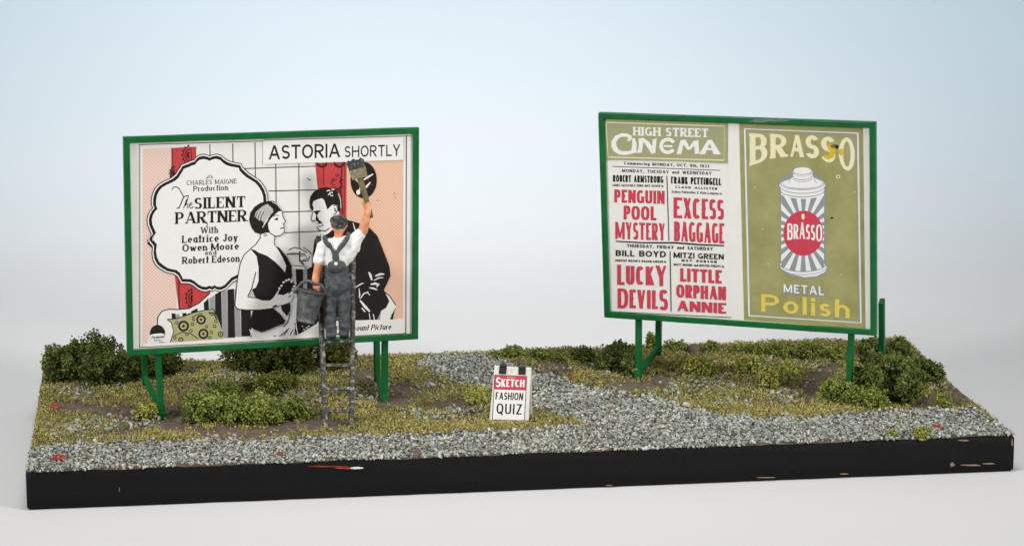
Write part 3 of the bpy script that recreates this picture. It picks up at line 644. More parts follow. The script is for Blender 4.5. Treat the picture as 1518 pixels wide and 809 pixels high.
class Sheet:
    """Flat printed art: every shape is given in photo pixels and lands on the plane of its panel."""
    def __init__(s, p0, n): s.p0 = np.array(p0, float); s.n = np.array(n, float); s.mb = MB(); s.mats = []; s.z = 0.0; s.k = 0
    def mi(s, name):
        if name not in s.mats: s.mats.append(name)
        return s.mats.index(name)
    def put(s, pts, name, dz):
        vs = [at_plane(x, y, s.p0, s.n) + s.n * dz for x, y in pts]
        return vs, s.mi(name)
    def step(s): s.z += 0.00008; return s
    def lift(s): s.z += 0.00004; return s.z
    def poly(s, pts, name, dz=None):
        vs, m = s.put(pts, name, s.lift() if dz is None else dz)
        a = sum(pts[i][0] * pts[(i + 1) % len(pts)][1] - pts[(i + 1) % len(pts)][0] * pts[i][1] for i in range(len(pts)))
        s.mb.add(vs, [tuple(range(len(pts))) if a < 0 else tuple(range(len(pts)))[::-1]], m)
    def band(s, pairs, name, dz=None):
        dz = s.lift() if dz is None else dz; vs = []
        for a, b in pairs: vs += [at_plane(*a, s.p0, s.n) + s.n * dz, at_plane(*b, s.p0, s.n) + s.n * dz]
        s.mb.add(vs, [(2 * i, 2 * i + 1, 2 * i + 3, 2 * i + 2) for i in range(len(pairs) - 1)], s.mi(name))
    def line(s, pts, w, name, closed=False, taper=False):
        n = len(pts); pr = []
        for i, p in enumerate(pts):
            a = pts[(i - 1) % n] if (i > 0 or closed) else p; b = pts[(i + 1) % n] if (i < n - 1 or closed) else p
            dx, dy = b[0] - a[0], b[1] - a[1]; L = math.hypot(dx, dy) or 1; ww = w / 2 * (1 if not taper else (0.25 + 0.75 * math.sin(PI * (i + .3) / (n - .4))))
            pr.append(((p[0] + dy / L * ww, p[1] - dx / L * ww), (p[0] - dy / L * ww, p[1] + dx / L * ww)))
        if closed: pr.append(pr[0])
        s.band(pr, name)
    def ellipse(s, cx, cy, rx, ry, name, n=32): s.poly([(cx + rx * math.cos(2 * PI * k / n), cy + ry * math.sin(2 * PI * k / n)) for k in range(n)], name)
    def ring(s, cx, cy, rx, ry, w, name, n=32, a0=0, a1=360):
        pr = []
        for k in range(n + 1):
            a = math.radians(a0 + (a1 - a0) * k / n); c, d = math.cos(a), math.sin(a); pr.append(((cx + (rx - w / 2) * c, cy + (ry - w / 2) * d), (cx + (rx + w / 2) * c, cy + (ry + w / 2) * d)))
        s.band(pr, name)
    def text(s, string, quad, name, tx=.2, ty=.2, serif=0.0, gap=.16, space=.5, slant=0., n=2.0, thin=None, wsc=None, heights=None, bases=None, wid=None):
        """quad = top-left, top-right, bottom-right, bottom-left in photo pixels; the line is stretched to fill it."""
        gl = []; x = 0
        for i, ch in enumerate(string):
            if ch == ' ': x += space; continue
            ws = (wid[i] if wid else 1.0) * (wsc or 1.0)
            ps, w = glyph_polys(ch, tx, ty, ws, serif, n, thin); gl.append((ps, x, i)); x += w + gap
        tot = x - gap; tl, tr, br, bl = [np.array(q, float) for q in quad]
        def mp(u, v):
            u = u / tot; top = tl + (tr - tl) * u; bot = bl + (br - bl) * u; return tuple(bot + (top - bot) * v)
        s.step(); q = 0
        for ps, x0, i in gl:
            h = heights[i] if heights else 1.0; b = bases[i] if bases else 0.0
            T = lambda p: mp(x0 + p[0] + slant * p[1], b + p[1] * h)
            for pl in ps:
                q += 1; dz = s.z + 0.00003 * (q % 7)
                if isinstance(pl, tuple): s.band([(T(a), T(c)) for a, c in pl[1]], name, dz)
                else: s.poly([T(p) for p in pl], name, dz)
        s.z += 0.00022
    def build(s, name, parent):
        o = s.mb.build(name, [M[m] for m in s.mats]); return local(o, parent)
def Qd(x0, x1, tl, bl, tr=None, br=None):
    tr = tl if tr is None else tr; br = bl if br is None else br; return [(x0, tl), (x1, tr), (x1, br), (x0, bl)]

# ------------------------------------------------------------------ hoardings
class Board:
    def __init__(s, c, yaw, lean, roll, w, h, k=1.0):
        c = CAMP + (np.array(c) - CAMP) * k; w *= k; h *= k
        yaw, lean, roll = map(math.radians, (yaw, lean, roll)); cu = np.array([math.cos(yaw), math.sin(yaw), 0]); n = np.array([math.sin(yaw), -math.cos(yaw), 0])
        ev = np.array([0, 0, 1]) * math.cos(lean) - n * math.sin(lean)
        s.u = cu * math.cos(roll) + ev * math.sin(roll); s.v = -cu * math.sin(roll) + ev * math.cos(roll); s.n = np.cross(s.u, s.v); s.c = np.array(c); s.w = w; s.h = h
        s.cu = cu; s.back = -n
    def P(s, a, b, d=0.0): return s.c + s.u * a + s.v * b + s.n * d          # d towards the viewer
    def uv(s, px, py, d=0.0):
        q = at_plane(px, py, s.c + s.n * d, s.n) - s.c; return q @ s.u, q @ s.v
def hoarding(bd, label, posts, group='hoardings on the model landscape', scuff=False, seed=0):
    base = (posts[0][0] + posts[-1][0]) / 2
    t0 = thing('hoarding', tuple(base), label, 'hoarding', group)
    w2, h2 = bd.w / 2, bd.h / 2; fw, fd = 0.118, 0.09
    # frame: one mitred ring, rounded outer edges
    mb = MB(); prof = [(0, -0.13), (0, -0.004), (0.016, 0.0), (fw - 0.012, 0.0), (fw, -0.010), (fw, -0.13)]
    cs = [(-1, 1), (1, 1), (1, -1), (-1, -1)]; vs = []; m = len(prof); SEG = 24
    path = []
    for k in range(4):
        a, b = cs[k], cs[(k + 1) % 4]
        for j in range(SEG): path.append((a[0] + (b[0] - a[0]) * j / SEG, a[1] + (b[1] - a[1]) * j / SEG))
    rr = random.Random(seed)
    for (a, b) in path:
        wob_ = 0.006 * mnoise.noise(Vector((a * 3, b * 3, seed)))
        for (ins, d) in prof:
            vs.append(bd.P(a * (w2 - ins) if abs(a) == 1 else a * (w2 - ins), b * (h2 - ins) + (wob_ if abs(b) == 1 else 0), d + 0.004 * mnoise.noise(Vector((a * 5, b * 5, d * 9 + seed)))))
    n = len(path); fs = []
    for k in range(n):
        for j in range(m): fs.append((k * m + j, k * m + (j + 1) % m, ((k + 1) % n) * m + (j + 1) % m, ((k + 1) % n) * m + j))
    mb.add(vs, fs); fr = mb.build('frame', M['green'])
    bm = bmesh.new(); bm.from_mesh(fr.data); bmesh.ops.recalc_face_normals(bm, faces=bm.faces); bm.to_mesh(fr.data); bm.free()
    local(fr, t0)
    # backing panel
    mb = MB(); a, b = w2 - 0.03, h2 - 0.03
    c8 = [bd.P(x, y, d) for d in (-0.125, -0.075) for x, y in ((-a, -b), (a, -b), (a, b), (-a, b))]
    mb.add(c8, [(0, 3, 2, 1), (4, 5, 6, 7), (0, 1, 5, 4), (1, 2, 6, 5), (2, 3, 7, 6), (3, 0, 4, 7)])
    local(mb.build('backing_panel', M['paper'] if False else M['board']), t0)
    # posts
    def bar(p, q, wx, wy, name, par, taper=0.0, slope=0.0):
        p = np.array(p, float); q = np.array(q, float); d = (q - p) / np.linalg.norm(q - p)
        sx = bd.cu; sy = np.cross(d, sx); sy /= np.linalg.norm(sy); sx = np.cross(sy, d)
        vs = []
        for (e, k) in ((p, 1.0), (q, 1.0 - taper)):
            for (i, j) in ((-1, -1), (1, -1), (1, 1), (-1, 1)): vs.append(e + sx * i * wx / 2 * k + sy * j * wy / 2 * k + (d * slope * j if e is q else 0))
        m_ = MB(); m_.add(vs, [(0, 3, 2, 1), (4, 5, 6, 7), (0, 1, 5, 4), (1, 2, 6, 5), (2, 3, 7, 6), (3, 0, 4, 7)])
        o = m_.build(name, M['green'], None, 0.014); return local(o, par)
    for (foot, topf, rear_b, rear_t) in posts:
        ft = np.array(foot); pf = bar(ft + np.array([0, 0, -0.06]), topf, 0.12, 0.13, 'front_post', t0)
        bar(ft + np.array([0, 0, -0.05]) - bd.back * 0.012, ft + np.array([0, 0, 0.16]) - bd.back * 0.012, 0.15, 0.17, 'foot', pf, 0.12)
        bar(rear_b + np.array([0, 0, -0.12]), rear_t, 0.12, 0.12, 'rear_post', t0, 0.0, 0.05)
        d = rear_b - ft; bar(ft + np.array([0, 0, 0.11]) + d * 0.03, rear_b + np.array([0, 0, 0.05]), 0.1, 0.12, 'strut', t0)
    return t0
B1 = Board((-4.7421, 50.2740, 3.4837), 17.3285, 0.2823, -0.7829, 5.9637, 4.3661, 0.9936)
B2 = Board((4.6072, 51.9715, 3.5258), -23.1279, -1.9862, 1.4163, 5.9327, 4.4028, 0.9917)
def post_set(bd, fpx, topx, rpx, rear_top_z):
    foot = gpt(*fpx); dist = (foot - bd.c) @ bd.back
    foot = foot + bd.back * (0.21 - dist) * 1.0               # post stands just behind the panel
    k = at_plane(topx[0], topx[1], bd.c + bd.back * 0.21, bd.n); top = np.array([k[0], k[1], 3.2])
    p0 = bd.c + bd.back * 1.3
    rb = at_plane(rpx[0], rpx[1], p0, bd.back); rt = rb + np.array([0, 0, rear_top_z - rb[2]])
    return (foot, top, rb, rt)
posts1 = [post_set(B1, (238, 618), (230, 545), (215, 562), 2.4), post_set(B1, (573, 598), (573, 540), (559, 556), 2.4)]
posts2 = [post_set(B2, (946, 561), (946, 480), (976, 518), 2.2), post_set(B2, (1265, 590), (1264, 500), (1308, 548), 1.0)]
posts2[1] = (posts2[1][0], posts2[1][1], posts2[1][2], at_plane(1307, 446, B2.c + B2.back * 1.3, B2.back))
h1 = hoarding(B1, 'green framed hoarding with the black and white film poster and a ladder against it', posts1, seed=1)
h2 = hoarding(B2, 'green framed hoarding carrying a red and black cinema bill beside an olive tin poster', posts2, seed=2)
# scuffed paint on the top rail of the second hoarding
sc = Sheet(B2.c + B2.n * 0.003, B2.n)
sc.poly([(1108, 180.5), (1120, 177), (1150, 176), (1172, 178.5), (1160, 181), (1140, 180), (1128, 182.5)], 'scuff'); sc.line([(1190, 179.2), (1240, 181), (1285, 182.4)], .9, 'scuff', taper=True); sc.build('scuff', h2)['label'] = 'pale scrape in the green paint of the top rail'

# ------------------------------------------------------------------ film poster
def film_poster():
    s = Sheet(B1.c - B1.n * 0.066, B1.n)
    s.poly([(190, 208), (618, 195), (618, 499), (190, 522)], 'paper'); s.step()
    # pink fields
    s.poly([(211.5, 221), (258, 219), (262, 300), (262, 465), (236, 466), (230, 480), (222, 492), (219, 509), (211.5, 509.5)], 'pink')
    s.poly([(513, 240), (598, 237.5), (598, 472), (570, 474), (513, 476)], 'peach'); s.step()
    # border rules
    for pts, w in (([(207, 214), (207, 515)], 1.1), ([(206, 214.6), (390, 209.2)], 1.2), ([(390, 208), (608, 201.6)], 1.0), ([(602.5, 202), (601.5, 494)], 1.5), ([(206, 514.6), (470, 500.5), (602, 493.5)], 1.2)): s.line(pts, w, 'line')
    # window grid
    for x, y0, y1 in ((311, 214, 236), (345, 213, 258), (378, 211, 268), (408.7, 243, 300), (443, 242, 372)): s.line([(x, y0), (x + .6, y1)], 1.5, 'line')
    for x0, x1, y0, y1 in ((362, 468, 250, 246.5), (398, 470, 283.2, 281.5), (420, 462, 314.3, 313), (422, 478, 345, 342.5), (425, 443, 376.5, 375.5)): s.line([(x0, y0), (x1, y1)], 1.5, 'line')
    s.line([(455, 264.5), (459, 266.5), (461, 266.4)], 1.2, 'ink')
    # curtains
    s.step(); s.poly([(254, 219.5), (291, 217.5), (291, 300), (300, 420), (313, 433), (290, 456), (265, 458.5), (258, 400), (255, 300)], 'red')
    s.poly([(467, 242), (514, 240.5), (513.5, 325), (496, 322), (471, 281)], 'red'); s.step()
    for c in ((279, 230, 1), (284, 442, 1), (257, 257, .7)):
        for r, w in ((13, 1.2), (8.5, 3.2), (3.5, 3)): s.ring(c[0] + 2, c[1], r * c[2] * .75, r * c[2], w, 'deepred' if r < 9 and w > 3.1 else 'ink', 24, 90, 270)
        for k in range(7): a = math.radians(100 + 160 * k / 6); s.ellipse(c[0] + 2 + 11 * c[2] * math.cos(a), c[1] + 14.5 * c[2] * math.sin(a), 1.3, 1.3, 'ink', 8)
    s.line([(255, 220), (254.8, 262)], 1.4, 'ink'); s.line([(283, 218), (284, 240)], 1, 'ink'); s.line([(284, 430), (283, 456)], 1, 'ink'); s.line([(265, 410), (265.5, 458)], 1.4, 'ink')
    s.line([(479, 242), (480, 275)], 1.1, 'ink'); s.line([(507, 242), (505, 280), (508, 318)], 1.6, 'ink'); s.line([(511, 242), (510, 322)], 1.0, 'deepred')
    r = random.Random(3)
    for _ in range(46): a = r.uniform(0, 2 * PI); q = r.uniform(.2, 1) ** .5; s.ellipse(500 + 8.5 * q * math.cos(a), 273 + 14 * q * math.sin(a), r.uniform(.7, 1.7), r.uniform(.7, 1.6), r.choice(['ink', 'deepred', 'ink']), 7)
    for cx in (477, 503):
        for k in range(10): a = math.radians(180 * k / 9); s.ellipse(cx + 7 * math.cos(a), 241.5 + 6 * math.sin(a), 1.5, 1.3, 'ink', 7)
        s.ring(cx, 242, 4, 3.6, 1.6, 'deepred', 14, 0, 180)
    # oval emblem on the wall: plain white sprig in a dark oval
    s.step(); s.ellipse(539, 267, 19.5, 27, 'ink', 40); s.step()
    s.line([(541, 247), (536, 262), (533, 282)], 3, 'white', taper=True); s.line([(537, 268), (546, 262), (553, 258)], 3, 'white', taper=True); s.line([(535, 275), (528, 266), (526, 258)], 2.6, 'white', taper=True); s.line([(534, 280), (543, 277), (549, 270)], 3.2, 'white', taper=True); s.ellipse(531, 285, 3, 4, 'white', 10)
    # sofa with stripes, cushion
    top = lambda x: float(np.interp(x, [232, 240, 250, 264, 280, 295, 311, 330, 360, 380], [470, 461, 458, 458.5, 457, 449, 434, 424, 420, 420]))
    s.step(); s.poly([(232.5, 481), (233.5, 470), (240.5, 460), (250, 458), (264, 458.5), (280, 457), (295, 449), (311, 434), (330, 424), (380, 418), (376, 500), (252, 508), (246, 506), (238, 500), (229, 494)], 'paper'); s.step()
    for x0, x1, yb in ((254, 260, 475), (270, 276, 470), (283, 292.5, 466), (302, 309, 470), (318.5, 328, 502), (337, 347, 500), (356.5, 371, 498)): s.poly([(x0, top(x0) + 6), (x1, top(x1) + 6), (x1 + 1.5, yb), (x0 + 1, yb + .6)], 'ink')
    for x0, x1, yb in ((260.5, 266, 474), (277, 282, 468), (310, 318, 480), (328.5, 336.5, 501), (347.5, 355.5, 499)): s.poly([(x0, top(x0) + 7), (x1, top(x1) + 7), (x1 + 1.5, yb), (x0 + 1, yb)], 'grey')
    s.line([(233, 482), (233.8, 470), (240, 461), (250, 458), (264, 458.5), (280, 457), (295, 449), (311, 434.5)], 1.5, 'ink')
    s.step(); cu = [(247.5, 473), (262, 472), (287, 463), (303, 459.5), (316, 458), (320, 466), (326, 480), (333, 501.5), (300, 504), (252, 507.5), (257.5, 491), (254, 478)]
    s.poly(cu, 'cushion'); s.step()
    for cx, cy, r_ in ((272, 483, 8.5), (298, 473.5, 7.5), (301.5, 494.5, 8), (268, 503.2, 4), (327, 495, 4.2)):
        s.ring(cx, cy, r_ * .78, r_ * .78, r_ * .36, 'ink', 20); s.ellipse(cx, cy, r_ * .25, r_ * .25, 'ink', 10)
    for cx, cy in ((262, 478), (283, 490), (285.5, 480), (287, 473), (306, 484), (313, 492), (311, 500), (318, 483), (259, 500), (277, 495), (314, 465), (320, 476)): s.ring(cx, cy, 2, 2, 1.1, 'ink', 10)
    s.line([(258, 497), (270, 492), (282, 494), (294, 502)], 1.2, 'ink'); s.line([(284, 470), (292, 466), (300, 464)], 1.2, 'ink'); s.line([(309, 463), (317, 464), (321, 473)], 2, 'ink'); s.line(cu[:6], 1.3, 'ink'); s.line(cu[9:] + cu[:1], 1.2, 'ink')
    # round mark, lower left
    s.step(); s.ellipse(233.5, 494, 10.2, 11.5, 'ink', 24)
    for k in range(18): a = math.radians(175 + 190 * k / 17); s.ellipse(233.5 + 10.6 * math.cos(a), 494 + 12 * math.sin(a), 1.1, 1.1, 'ink', 7)
    s.step(); s.poly([(223, 496), (228, 494.5), (239, 493.5), (244, 495), (244, 506), (224, 508)], 'white'); s.step()
    s.text('Paramount', [(224.5, 497.6), (243.4, 495.8), (243.4, 500.4), (224.5, 502.2)], 'ink', tx=.26, ty=.18, gap=.1, slant=.25); s.text('Picture', [(228, 503), (240, 502), (240, 504.8), (228, 505.8)], 'ink', tx=.24, ty=.2, gap=.12); s.line([(236, 507.6), (243, 507.2)], 1.4, 'ink')
    # speech panel with a scalloped edge
    c1 = [(460, 255), (478, 246), (500, 240), (514, 222), (532, 209), (560, 204), (585, 209), (600, 216), (615, 208), (645, 203), (672, 211), (690, 228), (715, 244), (745, 254), (775, 260), (800, 265), (806, 283), (825, 303), (850, 326), (880, 345), (912, 366), (935, 392), (955, 425), (967, 460), (970, 500)]
    rightpts = [(170 + x / 4.256, 180 + y / 4.256) for x, y in c1] + [(401, 310), (403, 330), (398, 352), (390, 375), (375, 398), (362, 410), (351, 416)]
    c3 = [(750, 290), (728, 312), (700, 340), (670, 352), (645, 349), (632, 340), (618, 351), (598, 344), (580, 352), (552, 350), (525, 338), (498, 316), (470, 302), (440, 300), (418, 300), (408, 280), (395, 258), (372, 241), (345, 236), (318, 228), (288, 210), (258, 186), (240, 152), (233, 112), (236, 68), (232, 62), (214, 40), (208, 15)]
    botpts = [(170 + x / 4.256, 350 + y / 4.256) for x, y in c3]
    c2 = [(206, 770), (216, 735), (228, 712), (218, 688), (204, 655), (201, 620), (207, 590), (222, 562), (237, 545), (228, 520), (230, 480), (238, 448), (252, 420), (272, 398), (300, 380), (330, 365), (358, 350), (382, 330), (398, 305), (412, 285), (420, 270), (440, 262)]
    leftpts = [(170 + x / 4.256, 180 + y / 4.256) for x, y in c2]
    out = rightpts + botpts + leftpts; cx, cy = 307, 322
    def inset(d): 
        r_ = []
        for x, y in out: L = math.hypot(x - cx, y - cy); k = (L - d) / L; r_.append((cx + (x - cx) * k, cy + (y - cy) * k))
        return r_
    for d, nm in ((0, 'ink'), (1.3, 'white'), (3.2, 'ink'), (7.8, 'white')): s.step(); s.poly(inset(d), nm)
    # lettering in the panel
    s.step(); sl = -3.4 / 90
    def row(txt, x0, x1, top, bot, **k):
        m = (x0 + x1) / 2; f = lambda x: sl * (x - m); s.text(txt, [(x0, top + f(x0)), (x1, top + f(x1)), (x1, bot + f(x1)), (x0, bot + f(x0))], 'ink', **k)
    s.line([(305, 265.5), (309, 261), (312.5, 259.5), (314.5, 265)], 1.0, 'ink'); s.line([(306.5, 263.5), (315.5, 262.5)], .8, 'ink')
    row('CHARLES MAIGNE', 276.5, 350.5, 266.3, 273.2, tx=.18, ty=.13, serif=.07, gap=.2, space=.6)
    row('Production', 286.5, 338, 274.8, 282.8, tx=.20, ty=.14, serif=.07, gap=.16)
    row('SILENT', 288, 363.5, 291.8, 308.4, tx=.25, ty=.1, serif=.09, gap=.17); row('PARTNER', 260, 365.5, 312.6, 330.0, tx=.24, ty=.1, serif=.09, gap=.13)
    # script 'The'
    s.line([(255, 281), (257, 277.5), (261, 276.6), (265, 279), (269, 286), (272, 291.5)], 1.3, 'ink'); s.line([(262, 309), (265, 308), (268, 302), (272, 292), (277, 290), (280, 290.4)], 1.6, 'ink')
    s.line([(272, 309), (276, 297), (279.5, 291), (277, 298), (274, 305)], 1.3, 'ink'); s.line([(274, 305), (277, 301.5), (278.6, 303), (277.6, 308.5), (280, 308)], 1.4, 'ink'); s.line([(280, 304.5), (284.5, 302.5), (284.4, 300), (281.5, 301.5), (280.5, 306), (283, 308.6), (287, 306)], 1.4, 'ink')
    row('With', 297.5, 323, 336, 345.4, tx=.22, ty=.13, serif=.09, gap=.17); s.line([(303, 330), (307.5, 331.5), (307, 335), (304.8, 336.6)], 1.1, 'ink')
    row('Leatrice Joy', 269.8, 352.5, 347.6, 358.6, tx=.23, ty=.13, serif=.06, gap=.15, space=.42); row('Owen Moore', 270, 354, 360.6, 371, tx=.23, ty=.13, serif=.06, gap=.14, space=.42); row('and', 303.5, 320.5, 370.8, 377.4, tx=.2, ty=.13, serif=.08, gap=.3); row('Robert Edeson', 270, 355, 379, 389.4, tx=.23, ty=.13, serif=.05, gap=.13, space=.38)
    # ------- figures: a plain drawn couple
    s.step(); 
    suit = [(496, 336), (506, 326), (514, 325.5), (530, 330), (546, 336), (559, 349), (566, 366), (577, 394), (579, 408), (569, 430), (577, 446), (572, 456), (565, 460), (558, 475), (470, 479), (466, 440), (462.5, 405), (463.5, 375), (466, 356), (472, 346), (484, 340)]
    s.poly([(568, 431), (576, 437), (586, 452), (587, 458), (581, 466), (578, 474.5), (556, 475.5), (558, 460), (566, 456)], 'paper'); s.poly([(557, 475), (558, 460), (564, 446), (566, 452), (563, 474)], 'grey'); s.line([(568, 431), (577, 438), (586.5, 452)], 1.4, 'ink'); s.poly([(578, 474.5), (580, 466), (584.5, 461), (582, 474)], 'ink'); s.line([(586, 457), (581, 466), (578, 474)], 1.2, 'ink')
    s.step(); s.poly(suit, 'ink'); s.step()
    face_m = [(462, 296), (471, 292), (478, 288), (488, 288), (503, 300), (504, 312), (501, 321), (494, 332), (488, 340), (478, 342.5), (472, 340.5), (469.5, 335), (470.5, 331), (467.5, 328), (468, 325.5), (461, 326), (464, 314), (462, 306)]
    s.poly([(482, 338), (500, 322), (506, 326), (500, 334), (486, 346), (478, 350), (470, 352), (472, 345)], 'white'); s.step(); s.poly(face_m, 'white'); s.step()
    s.poly([(458.5, 299), (460, 291), (465, 284), (474, 279), (483, 277.3), (493, 279), (500, 285), (504, 295), (504.5, 306), (503.6, 316), (501, 313), (500, 304), (495, 303), (491.5, 304), (485, 310.5), (483, 304), (480, 296), (476.5, 293.6), (469, 296), (464.5, 298), (463, 303), (465, 309), (463, 313), (459.5, 308)], 'ink')
    s.poly([(464, 313), (472, 311.5), (476, 312.5), (472, 315), (470, 320), (473, 326), (477, 329), (474, 331), (470, 328.5), (467.5, 325), (468.5, 318)], 'ink'); s.line([(470, 331), (477, 330.5), (479, 334), (474, 335.5), (471, 335)], 1.5, 'ink'); s.line([(469.5, 336), (473, 341), (482, 342.5), (488, 338)], 1.6, 'ink'); s.line([(461, 326), (464.5, 328), (468, 327)], 1.2, 'ink'); s.line([(463.8, 313), (461, 325.5)], 1.1, 'ink')
    s.line([(494, 305), (498.5, 303.5), (500.5, 309), (498, 316), (494, 318.5)], 1.5, 'ink'); s.line([(496, 308), (497, 314)], 1.8, 'ink'); s.line([(501, 287), (504.8, 296), (505, 308)], 1.0, 'white'); s.step()
    for x, y, l in ((484, 283, 4), (488, 286, 4), (491, 281.5, 3), (486, 288.5, 3), (490, 290.5, 2.6)): s.line([(x, y), (x + l, y - 1.2), (x + l + 1, y)], 1.5, 'white')
    # cuffs and folds of the suit as cut-out lights
    for pts, w in (([(546.5, 403), (549, 408), (551, 415)], 3), ([(556, 409), (563, 406), (569.5, 406)], 2.6), ([(554, 415.5), (561, 411.5), (568, 411)], 1.6), ([(549, 421), (556, 420), (561, 421.5), (558, 425)], 3.0), ([(547, 426), (553, 427), (559, 429)], 2.2), ([(526, 426), (534, 421), (539, 419)], 1.6), ([(533, 443), (539, 435), (546, 432)], 1.6), ([(532, 427), (533, 436), (532, 441)], 1.6), ([(533.5, 445), (541, 454), (548, 461.5)], 3.2), ([(547, 464), (548.5, 474)], 1.2), ([(553, 465), (555, 474)], 1.4), ([(536, 456), (541, 462)], 2), ([(543, 432), (548, 437)], 1.4), ([(523, 330), (526, 340), (531, 350)], 1.3)): s.line(pts, w * 1.25, 'white', taper=True)
    s.poly([(524, 366), (530, 363), (534, 368), (532, 373), (526, 374)], 'white'); s.poly([(474, 346), (482, 352), (474, 372), (470, 392), (466, 380), (470, 356)], 'white'); s.line([(475, 347), (472, 370), (470, 392)], 1.2, 'ink')
    # his hand with a cigarette holder
    s.step(); s.poly([(428, 369), (434, 366.5), (446, 368), (452, 366), (458, 372), (462, 382), (461, 396), (452, 392), (446, 386), (443, 376), (430, 372)], 'white'); s.step()
    for pts, w in (([(428, 370), (436, 366.5), (446, 369), (455, 374)], 1.5), ([(425, 376.5), (440, 375.5), (452, 376)], 1.4), ([(444, 372), (444, 386), (450, 392)], 2), ([(445, 379), (452, 378), (456, 383), (448, 386)], 1.4), ([(449, 366), (456, 371), (461, 376)], 1.2), ([(446, 387), (456, 386), (459, 380)], 1.6)): s.line(pts, w, 'ink')
    # woman
    skin = [(386, 344), (386, 352), (379, 362), (372, 369), (362, 377), (356, 390), (352, 412), (349.5, 435), (348, 452), (352, 457.5), (365, 459), (386, 458.5), (405, 456.5), (411, 452.5), (420, 451), (431, 446), (434, 439), (433, 430), (440, 425), (434, 420), (420, 420), (430, 400), (420, 380), (408, 365), (406, 350), (398, 340)]
    s.step(); s.poly(skin, 'white'); s.poly([(368, 487), (378, 491), (388, 493), (410, 488), (426, 480), (436, 462), (440, 470), (436, 490), (434, 497.5), (372, 501)], 'white'); s.step()
    s.line([(385, 347), (386, 352), (379, 362), (371, 369), (362, 377), (356, 390), (352, 412), (349.5, 435), (348, 452), (352, 457.5), (365, 459), (386, 458.8), (405, 456.5)], 1.3, 'ink')
    s.poly([(371, 369), (377, 370), (383, 374), (396, 379), (408, 388), (418, 398), (422, 403.5), (424, 394), (419, 382), (412, 370), (408.5, 364.5), (414, 367), (426, 382), (433, 396), (434, 406), (431, 413), (422, 418), (416, 425), (411, 432), (405, 441), (400, 445), (388, 445), (378.5, 441.5), (372, 436), (374, 428), (379, 426), (383, 416), (383, 395), (380, 379)], 'ink')
    s.poly([(367, 440), (373, 428), (378.5, 441)], 'shade'); s.line([(367, 440), (378.5, 441.5)], 1, 'ink'); s.line([(367, 439), (373, 427), (379, 403)], 1.5, 'ink')
    s.poly([(375, 459.5), (392, 458.8), (405, 457), (414, 464), (422, 474), (421, 479), (408, 484), (396, 489), (387, 492), (377, 488), (371, 484), (372, 470)], 'ink'); s.poly([(416, 452), (430, 449), (430, 460), (425, 468), (418, 460)], 'ink')
    s.poly([(411, 437), (416, 424), (424, 415), (433, 415), (438, 424), (424, 437)], 'ink')
    for x, y in ((414, 427), (417, 423), (420, 418), (424, 415.5), (428, 414), (432, 417), (435, 414), (438, 419), (436, 424), (441, 421), (434, 428)): s.ellipse(x, y, 2.0, 1.7, 'white', 9)
    s.poly([(405, 445), (412, 436), (420, 437), (430, 432), (436, 428), (431, 440), (426, 449), (416, 451), (408, 450)], 'white'); s.step(); s.line([(434, 429), (427, 435)], 1.3, 'ink'); s.line([(432, 437), (427, 440)], 1.2, 'ink'); s.line([(404, 455), (410, 452)], 2.4, 'ink')
    for pts, w in (([(368, 487), (372, 497), (372, 500.5)], 1.2), ([(414, 498), (422, 492), (428, 486)], 1.4), ([(420, 497), (426, 490)], 1.2), ([(430, 465), (426, 478), (420, 484)], 1.4), ([(404, 457), (414, 466), (423, 476)], 1.4), ([(430, 496), (434, 488)], 1.2), ([(405, 498), (409, 497)], 1.2)): s.line(pts, w, 'ink')
    s.poly([(436, 478), (446, 474), (474, 472), (474, 494), (438, 496)], 'ink'); s.poly([(432, 396), (440, 395), (441, 420), (434, 416)], 'shade'); s.poly([(438, 398), (449, 398), (449, 440), (440, 440)], 'ink'); s.poly([(449, 398), (456, 399), (455, 440), (449, 440)], 'grey'); s.poly([(433, 393), (452, 395), (452, 399), (434, 398)], 'paper'); s.line([(433, 393), (452, 395), (452, 399)], 1, 'ink'); s.poly([(455, 399), (463, 394), (466, 440), (455, 440)], 'ink'); s.poly([(448, 440), (464, 436), (464, 474), (440, 474), (436, 462)], 'white')
    s.step(); s.line([(438, 476), (441, 496)], 1, 'white'); s.line([(436, 480), (442, 495)], .8, 'white')
    for k in range(7): s.ellipse(448 + (k * 7 % 11), 483 + (k % 3) * 2.4, 1.2, .8, 'white', 6)
    hair = [(369, 326), (371, 315), (377, 306.5), (386, 300.5), (396, 298), (404, 297.5), (410, 301), (415, 307), (418, 312.5), (413, 313), (408, 317), (401, 324), (397, 331), (398, 339), (400.5, 344.5), (394, 344.5), (387, 347), (378, 344.5), (372.5, 337)]
    face = [(398, 321), (408, 314), (418, 312.5), (419.2, 321), (423, 328), (420.5, 331), (420.8, 337), (421.5, 343), (416, 348.5), (409, 350), (400, 345), (396, 333)]
    s.poly(face, 'white'); s.step(); s.line([(418, 312.5), (419.2, 321), (423, 328), (420.5, 331.2), (420.6, 337), (421.5, 343), (416, 348.5), (409, 350), (400, 345.5), (397, 341)], 1.3, 'ink'); s.poly(hair, 'ink'); s.step()
    s.poly([(379, 314), (388, 306), (396, 302), (404, 309), (405, 314), (397, 322), (391, 330), (387, 326), (384, 327), (380, 323), (377, 321)], 'shade')
    for x0, y0, x1, y1 in ((378, 326, 381, 315), (382, 327, 386, 313), (385, 328, 391, 313), (391, 332, 400, 319), (389, 337, 397, 325)): s.line([(x0, y0), ((x0 + x1) / 2 - .6, (y0 + y1) / 2), (x1, y1)], 1.0, 'white' if x0 > 388 else 'ink')
